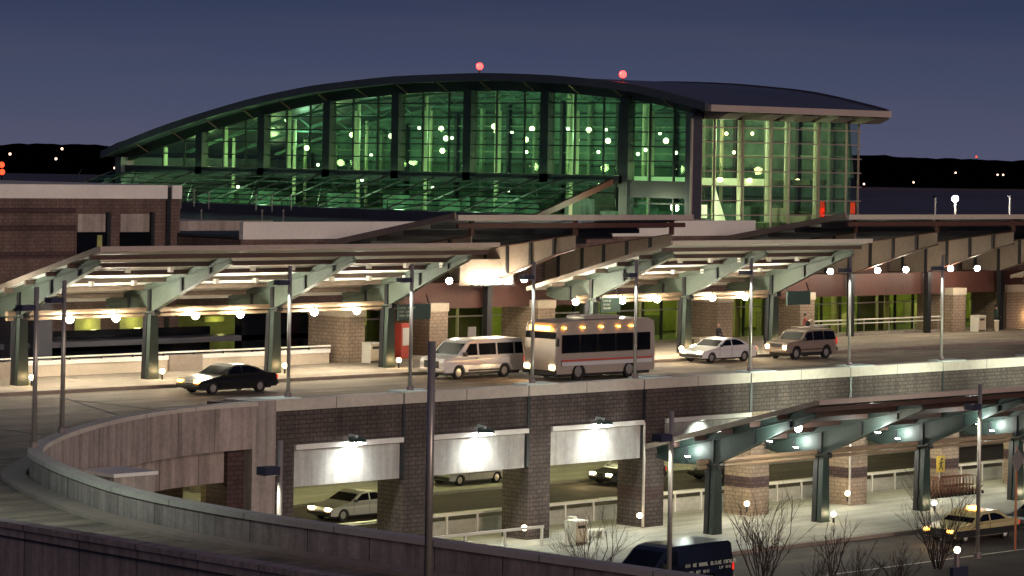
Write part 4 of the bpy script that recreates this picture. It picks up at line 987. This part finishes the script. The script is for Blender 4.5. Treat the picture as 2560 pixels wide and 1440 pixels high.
place(bn, 0, (110.6, 123.4, .15), 'beige trash bin before the left brick pier'); place(bn, 1, (168.7, 125.3, .15), 'beige trash bin by the brick pier at far right')
place(bn, 1, (99.9, 97.0, ZL + .15), 'white trash bin between piers on the lower pavement')
ab = thing('ash_post', (0, 0, 0), '', 'ash urn', 'short beige urns beside the trash bins')
MB().tube([(0, 0, 0), (0, 0, .72)], .17, 12).build('drum', 'bin_beige', ab, world=False); MB().tube([(0, 0, .72), (0, 0, .78)], .2, 12).build('rim', 'white_metal', ab, world=False)
place(ab, 0, (112.1, 123.4, .15), 'short beige urn right of the left trash bin'); place(ab, 1, (170.6, 125.2, .15), 'short beige urn right of the far trash bin')
cb = thing('red_cabinet', (114.6, 125.2, .15), 'narrow red vending cabinet left of the brick pier over the van', 'cabinet')
MB().box(114.5, 115.2, 125.2, 125.9, .15, 2.15).build('case', 'cabinet_red', cb, bevel=.04); MB().box(114.6, 115.1, 125.17, 125.2, .9, 1.9).build('front_panel', 'white_metal', cb)
ws2 = thing('white_notice', (116.5, 121.5, .15), 'small white notice on a post above the van nose', 'notice')
MB().box(116.2, 116.8, 121.5, 121.56, 1.35, 2.1).build('notice_face', 'white_metal', ws2); MB().tube([(116.5, 121.58, .15), (116.5, 121.58, 1.4)], .04, 6).build('post', 'galv', ws2)
# luggage carts
ct = thing('luggage_cart', (0, 0, 0), '', 'luggage cart', '')
MB().tube([(0, 0, .1), (0, .0, 1.0), (0, .1, 1.05), (.0, .75, 1.05), (0, .85, 1.0), (0, .85, .1)], .025, 5).tube([(0, 0, .55), (0, .85, .55)], .02, 5).build('frame', 'cart', ct, world=False)
MB().box(-.0, .75, .05, .8, .16, .2).bar((0, .05, .2), (.7, .05, .45), .03).bar((0, .8, .2), (.7, .8, .45), .03).build('platform', 'cart', ct, world=False)
for y in (.08, .77):
    MB().tube([(.1, y - .03, .08), (.1, y + .03, .08)], .08, 8).build('caster', 'rubber', ct, world=False); MB().tube([(.7, y - .03, .08), (.7, y + .03, .08)], .08, 8).build('caster', 'rubber', ct, world=False)
c = 0
for row, (x, y, z, n, dx, g, lb2) in enumerate(((121.6, 119.0, .15, 14, .30, 'nested luggage carts on the upper pavement', 'luggage cart nested in the row beside the bus on the upper pavement'), (129.4, 99.0, ZL + .15, 14, .30, 'nested luggage carts on the lower pavement', 'luggage cart nested in the row under the lower canopy'))):
    for i in range(n):
        o = place(ct, c, (x + i * dx, y, z), lb2); o['group'] = g; c = 1
c2 = place(ct, 1, (116.6, 119.4, ZL + .15), 'lone luggage cart standing far under the roadway'); c2['group'] = 'stray luggage carts'
# yellow sign on pier, lower
ys_ = thing('pedestrian_sign', (123.9, 99.7, ZL + 3.2), 'yellow square pedestrian crossing sign on the brick pier', 'sign')
p = at(2352, 1180, Y=99.3); MB().box(p.x - .36, p.x + .36, 99.3, 99.34, p.z + .0, p.z + .88).build('panel', 'sign_yellow', ys_, bevel=.01)
MB().ball((p.x + .05, 99.29, p.z + .70), .08, 8, 6).bar((p.x, 99.285, p.z + .6), (p.x - .02, 99.285, p.z + .36), .13, .02, (0, 1, 0)).bar((p.x, 99.285, p.z + .38), (p.x + .16, 99.285, p.z + .12), .07, .02, (0, 1, 0)).bar((p.x, 99.285, p.z + .38), (p.x - .16, 99.285, p.z + .14), .07, .02, (0, 1, 0)).bar((p.x - .2, 99.285, p.z + .45), (p.x + .2, 99.285, p.z + .52), .05, .02, (0, 1, 0)).build('walking_figure', 'trim_black', ys_)
MB().tube([(p.x, 99.4, ZL), (p.x, 99.4, p.z)], .04, 6).build('post', 'galv', ys_)
ds = thing('diamond_sign', (120, 80, ZL), 'grey back of a diamond road sign on an orange post at right edge', 'sign')
p = at(2545, 1150, Y=84); q2 = .55
MB().add([(p.x - q2, 84, p.z), (p.x, 84, p.z - q2), (p.x + q2, 84, p.z), (p.x, 84, p.z + q2), (p.x - q2, 84.03, p.z), (p.x, 84.03, p.z - q2), (p.x + q2, 84.03, p.z), (p.x, 84.03, p.z + q2)], [(0, 1, 2, 3), (7, 6, 5, 4), (0, 4, 5, 1), (1, 5, 6, 2), (2, 6, 7, 3), (3, 7, 4, 0)]).build('panel', 'galv', ds)
MB().tube([(p.x, 84.08, ZL), (p.x, 84.08, p.z + .6)], .05, 8).build('post', 'sign_orange', ds)
bl = thing('bollard_lamp', (105, 73, ZL), 'purple bollard lamp with pale globe and blue box at bottom right', 'lamp')
p = at(2393, 1382, Y=74); MB().tube([(p.x, 74, ZL), (p.x, 74, p.z)], .12, 10).build('post', 'pole_dark', bl); MB().ball((p.x, 74, p.z + .12), .14, 10, 7).build('globe', 'lamp_small', bl, smooth=True)
MB().box(p.x - .5, p.x + .5, 73.8, 73.98, p.z - 1.1, p.z - .55).build('blue_box', 'head_blue', bl)
ub = thing('bench', (100.6, 98.4, ZL), 'white drinking post and bench end beside the brick pier at bottom centre', 'bench')
MB().box(100.9, 101.2, 98.2, 98.6, ZL + .15, ZL + 1.3).build('post', 'white_metal', ub); MB().box(101.4, 103.2, 98.2, 98.7, ZL + .5, ZL + .58).build('seat', 'white_metal', ub); MB().box(101.5, 101.6, 98.3, 98.6, ZL + .15, ZL + .5).build('leg', 'white_metal', ub); MB().box(103, 103.1, 98.3, 98.6, ZL + .15, ZL + .5).build('leg', 'white_metal', ub)

# bare shrubs
def shrub(label, loc, h, spread, seed, stems=9):
    rnd = random.Random(seed); t = thing('bare_shrub', loc, label, 'shrub', 'bare winter shrubs on the lower level'); b = MB(); tr = MB()
    def grow(p, d, l, r, depth, mb):
        pts = [p]; q = Vector(p); dd = Vector(d)
        for _ in range(3):
            dd = (dd + Vector((rnd.uniform(-.18, .18), rnd.uniform(-.18, .18), rnd.uniform(-.02, .12)))).normalized(); q = q + dd * l / 3; pts.append(q.copy())
        mb.tube(pts, r, 4, r * .55)
        if depth:
            for _ in range(rnd.choice((2, 3, 3))):
                k3 = rnd.choice(pts[1:]); nd = (dd + Vector((rnd.uniform(-.7, .7), rnd.uniform(-.7, .7), rnd.uniform(-.1, .35)))).normalized(); grow(k3, nd, l * .62, r * .52, depth - 1, b)
    for i in range(stems):
        a = rnd.uniform(0, 6.28); s2 = rnd.uniform(.1, spread); grow(Vector((math.cos(a) * .12, math.sin(a) * .12, 0)), Vector((math.cos(a) * s2, math.sin(a) * s2, 1)).normalized(), h * rnd.uniform(.38, .56), .032, 3, tr)
    tr.build('trunk', 'bark', t, world=False); b.build('twigs', 'bark', t, world=False); return t
def onlow(px, py): p = at(px, py, Z=ZL); return (p.x, p.y, ZL)
shrub('big bare shrub in front of the taxi nose', onlow(2345, 1425), 4.4, .5, 1, 15)
shrub('bare shrub right of the navy van', onlow(1905, 1475), 4.8, .5, 2, 14)
shrub('bare shrub at bottom centre left of the navy van', onlow(1478, 1500), 4.4, .55, 3, 9)
shrub('small bare shrub between the two larger ones near the kerb', onlow(2080, 1440), 2.8, .45, 4, 7)
shrub('low bare shrub at the bottom edge left of the bollard lamp', onlow(2250, 1490), 2.6, .6, 5, 9)
shrub('low bare shrub at the bottom edge under the small shrub', onlow(2140, 1500), 2.5, .6, 6, 9)
shrub('low bare shrub cut by the bottom edge beside the foreground kerb line', onlow(2050, 1500), 2.2, .6, 8, 8)

# ================================================================== PEOPLE
def person(label, loc, shirt, legs, rz=0, pose='stand', hair='trim_black'):
    t = thing('person', loc, label, 'person', None, rz)
    J = [(0, 0, .95), (0, 0, 1.15), (0, 0, 1.38), (0, 0, 1.5), (0, -.01, 1.6), (0, -.01, 1.72)]
    r_ = [.15, .14, .15, .06, .095, .085]; E_ = [(0, 1), (1, 2), (2, 3), (3, 4), (4, 5)]
    for s_ in (-1, 1):
        k3 = len(J)
        if pose == 'stand': J += [(.09 * s_, 0, .88), (.10 * s_, -.03, .48), (.11 * s_, .02, .08), (.12 * s_, -.14, .04)]
        else: J += [(.10 * s_, -.05, .92), (.13 * s_, -.45, .92), (.13 * s_, -.47, .52), (.13 * s_, -.6, .46)]
        r_ += [.095, .065, .045, .04]; E_ += [(0, k3), (k3, k3 + 1), (k3 + 1, k3 + 2), (k3 + 2, k3 + 3)]
        k3 = len(J); J += [(.19 * s_, 0, 1.38), (.24 * s_, -.03, 1.1), (.2 * s_, -.2, .93), (.18 * s_, -.27, .88)]; r_ += [.06, .045, .035, .035]; E_ += [(2, k3), (k3, k3 + 1), (k3 + 1, k3 + 2), (k3 + 2, k3 + 3)]
    dzs = 0 if pose == 'stand' else -.45
    me = bpy.data.meshes.new('body'); me.from_pydata([(x, y, z + dzs) for x, y, z in J], E_, [])
    o = bpy.data.objects.new('body', me); COL.objects.link(o); o.parent = t
    md = o.modifiers.new('skin', 'SKIN'); ss = o.modifiers.new('sub', 'SUBSURF'); ss.levels = ss.render_levels = 1
    for i, v in enumerate(me.skin_vertices[0].data if me.skin_vertices else []): v.radius = (r_[i], r_[i])
    return t, o, r_, dzs
def finish(t, o, r_, dzs, shirt, legs, hair):
    me = o.data
    if not me.skin_vertices:
        bm = bmesh.new(); bm.from_mesh(me); ly = bm.verts.layers.skin.new(); bm.verts.ensure_lookup_table()
        for i, v in enumerate(bm.verts): v[ly].radius = (r_[i], r_[i]); v[ly].use_root = (i == 0)
        bm.to_mesh(me); bm.free()
    me.materials.append(MATS['skin'])
    dg = bpy.context.evaluated_depsgraph_get(); nm = bpy.data.meshes.new_from_object(o.evaluated_get(dg)); o.modifiers.clear(); old = o.data; o.data = nm
    nm.materials.clear()
    for mm in ('skin', shirt, legs): nm.materials.append(MATS[mm])
    for p in nm.polygons:
        z = p.center.z - dzs; p.use_smooth = True
        p.material_index = 0 if z > 1.46 or (z < .96 and abs(p.center.x) > .16 and p.center.y < -.2 and dzs == 0) else (1 if z > .93 else 2)
    MB().ball((0, .012, 1.69 + dzs), .105, 10, 7, .95).build('hair', hair, t, world=False, smooth=True)
PEOPLE = [('person in a red jacket standing behind the beige suv', (149.2, 124.6, .15), 'cloth_red', 'cloth_dark', .4, 'stand', 'trim_black'),
          ('person in dark clothes with a pink hat seated by the brick pier', (141.6, 125.3, .15), 'cloth_dark', 'cloth_dark', 0, 'sit', 'cloth_pink'),
          ('person in dark green walking by the far right trash bin', (171.9, 126.2, .15), 'cloth_green', 'cloth_dark', 1.2, 'stand', 'trim_black')]
for lb_, loc, sh, lg, rz, pose, hr in PEOPLE:
    t, o, r_, dzs = person(lb_, loc, sh, lg, rz, pose); bpy.context.view_layer.update(); 
    bm = bmesh.new(); bm.from_mesh(o.data); ly = bm.verts.layers.skin.verify(); bm.verts.ensure_lookup_table()
    for i, v in enumerate(bm.verts): v[ly].radius = (r_[i], r_[i]); v[ly].use_root = (i == 0)
    bm.to_mesh(o.data); bm.free(); bpy.context.view_layer.update()
    finish(t, o, r_, dzs, sh, lg, hr)
bh = thing('stone_bench', (140.8, 125.2, .15), 'pale block bench left of the seated person', 'bench')
MB().box(139.8, 142.2, 125.3, 126.0, .5, .6).build('seat', 'cap_stone', bh); MB().box(140.0, 140.3, 125.4, 125.9, .15, .5).build('leg', 'cap_stone', bh); MB().box(141.7, 142.0, 125.4, 125.9, .15, .5).build('leg', 'cap_stone', bh)

# ================================================================== DISTANCE
def ridge(label_z, px0, px1, dist, ztop, seed):
    rnd = random.Random(seed); b = MB(); n = 90; prev = 0; rows = []
    for i in range(n + 1):
        px = px0 + (px1 - px0) * i / n; d = dist / F; p = VD * dist + RT * ((px - 1280) * d); prev = prev * .7 + rnd.uniform(-1.0, 1.0)
        for q in (0, 1, 2): rows.append((p.x + VD.x * 120 * q, p.y + VD.y * 120 * q, ZL if q != 1 else ztop(px) + prev))
    b.v = rows
    for i in range(n):
        for q in (0, 1): a = i * 3 + q; b.f.append((a, a + 3, a + 4, a + 1))
    return b.build('wooded_ridge', 'trees_far')
tag(ridge('', -700, 1300, 2500, lambda px: 17.0 + (1 if px < 150 else 0), 5), kind='structure')
tag(ridge('', 1300, 3300, 2600, lambda px: 20.0 - (px - 2300) * .0015, 6), kind='structure')
dt = thing('distant_light', (0, 0, 0), '', 'light', 'distant lights along the dark wooded ridge')
MB().ball((0, 0, 0), .75, 8, 6).build('bulb', 'far_warm', dt, world=False)
MB().tube([(0, 0, -1.2), (0, 0, -9)], .3, 5).build('mast', 'trees_far', dt, world=False)
FL = [(25, 385), (140, 397), (155, 372), (287, 420), (307, 401), (2213, 478), (2278, 484), (2284, 456), (2389, 432), (2470, 484), (2494, 437), (2508, 437), (2160, 460), (2150, 476)]
for i, (a, b2) in enumerate(FL):
    d = at(a, b2, Y=1500); place(dt, i > 0, d, '%s tiny distant light from the left in the dark landscape' % ORD[i])
rl = thing('signal_light', (0, 0, 0), '', 'light', 'red signal lights in the distance')
MB().ball((0, 0, 0), 1.2, 10, 7).build('bulb', 'far_red', rl, world=False); MB().tube([(0, 0, -1), (0, 0, -5)], .2, 5).build('mast', 'trees_far', rl, world=False)
for i, (a, b2, yy, n) in enumerate(((5, 430, 800, 'lower red signal light at the far left edge'), (4, 412, 800, 'upper red signal light at the far left edge'), (2441, 392, 1500, 'small red mast light on the ridge at right'))):
    o = place(rl, i > 0, at(a, b2, Y=yy), n); o.scale = (.8,) * 3 if i < 2 else (.7,) * 3
yl = thing('yard_lamp', (0, 0, 0), '', 'lamp', 'bright yard lamps beyond the right canopy')
MB().ball((0, 0, 15.3), .34, 12, 8).build('globe', 'lamp_yard', yl, world=False, smooth=True); MB().tube([(0, 0, 0), (0, 0, 14.9)], .1, 8).build('mast', 'white_metal', yl, world=False)
for i, (a, b2, n) in enumerate(((2388, 497, 'brilliant white yard lamp above the right canopy'), (2572, 478, 'yard lamp just beyond the right edge of the frame'))):
    p = at(a, b2, Y=195); place(yl, i > 0, (p.x, p.y, p.z - 15.3), n)
wp = thing('marker_post', (0, 0, 0), '', 'post', 'white marker posts beyond the right canopy')
MB().tube([(0, 0, 0), (0, 0, 14.6)], .09, 8).build('shaft', 'white_metal', wp, world=False); MB().box(-.2, .2, -.2, .2, 14.6, 14.75).build('cap', 'black_steel', wp, world=False)
for i, (a, n) in enumerate(((2338, 'left'), (2525, 'right'))):
    p = at(a, 490, Y=190); place(wp, i > 0, (p.x, p.y, p.z - 14.75), '%s white marker post flanking the brilliant yard lamp' % n)
rr = thing('airfield_fence', (220, 200, ZL), 'long low dark fence line across the airfield at right', 'fence')
p, q2 = at(2150, 478, Z=ZL), at(2700, 480, Z=ZL)
MB().bar((p.x, p.y, ZL + 2), (q2.x, q2.y, ZL + 2), .3, .3).bar((p.x, p.y, ZL + 1), (q2.x, q2.y, ZL + 1), .2, .2).build('rail', 'rust_steel', rr)
b = MB()
for i in range(20): v = p + (q2 - p) * (i / 19); b.box(v.x - .2, v.x + .2, v.y - .2, v.y + .2, ZL, ZL + 2.2)
b.build('post', 'rust_steel', rr)
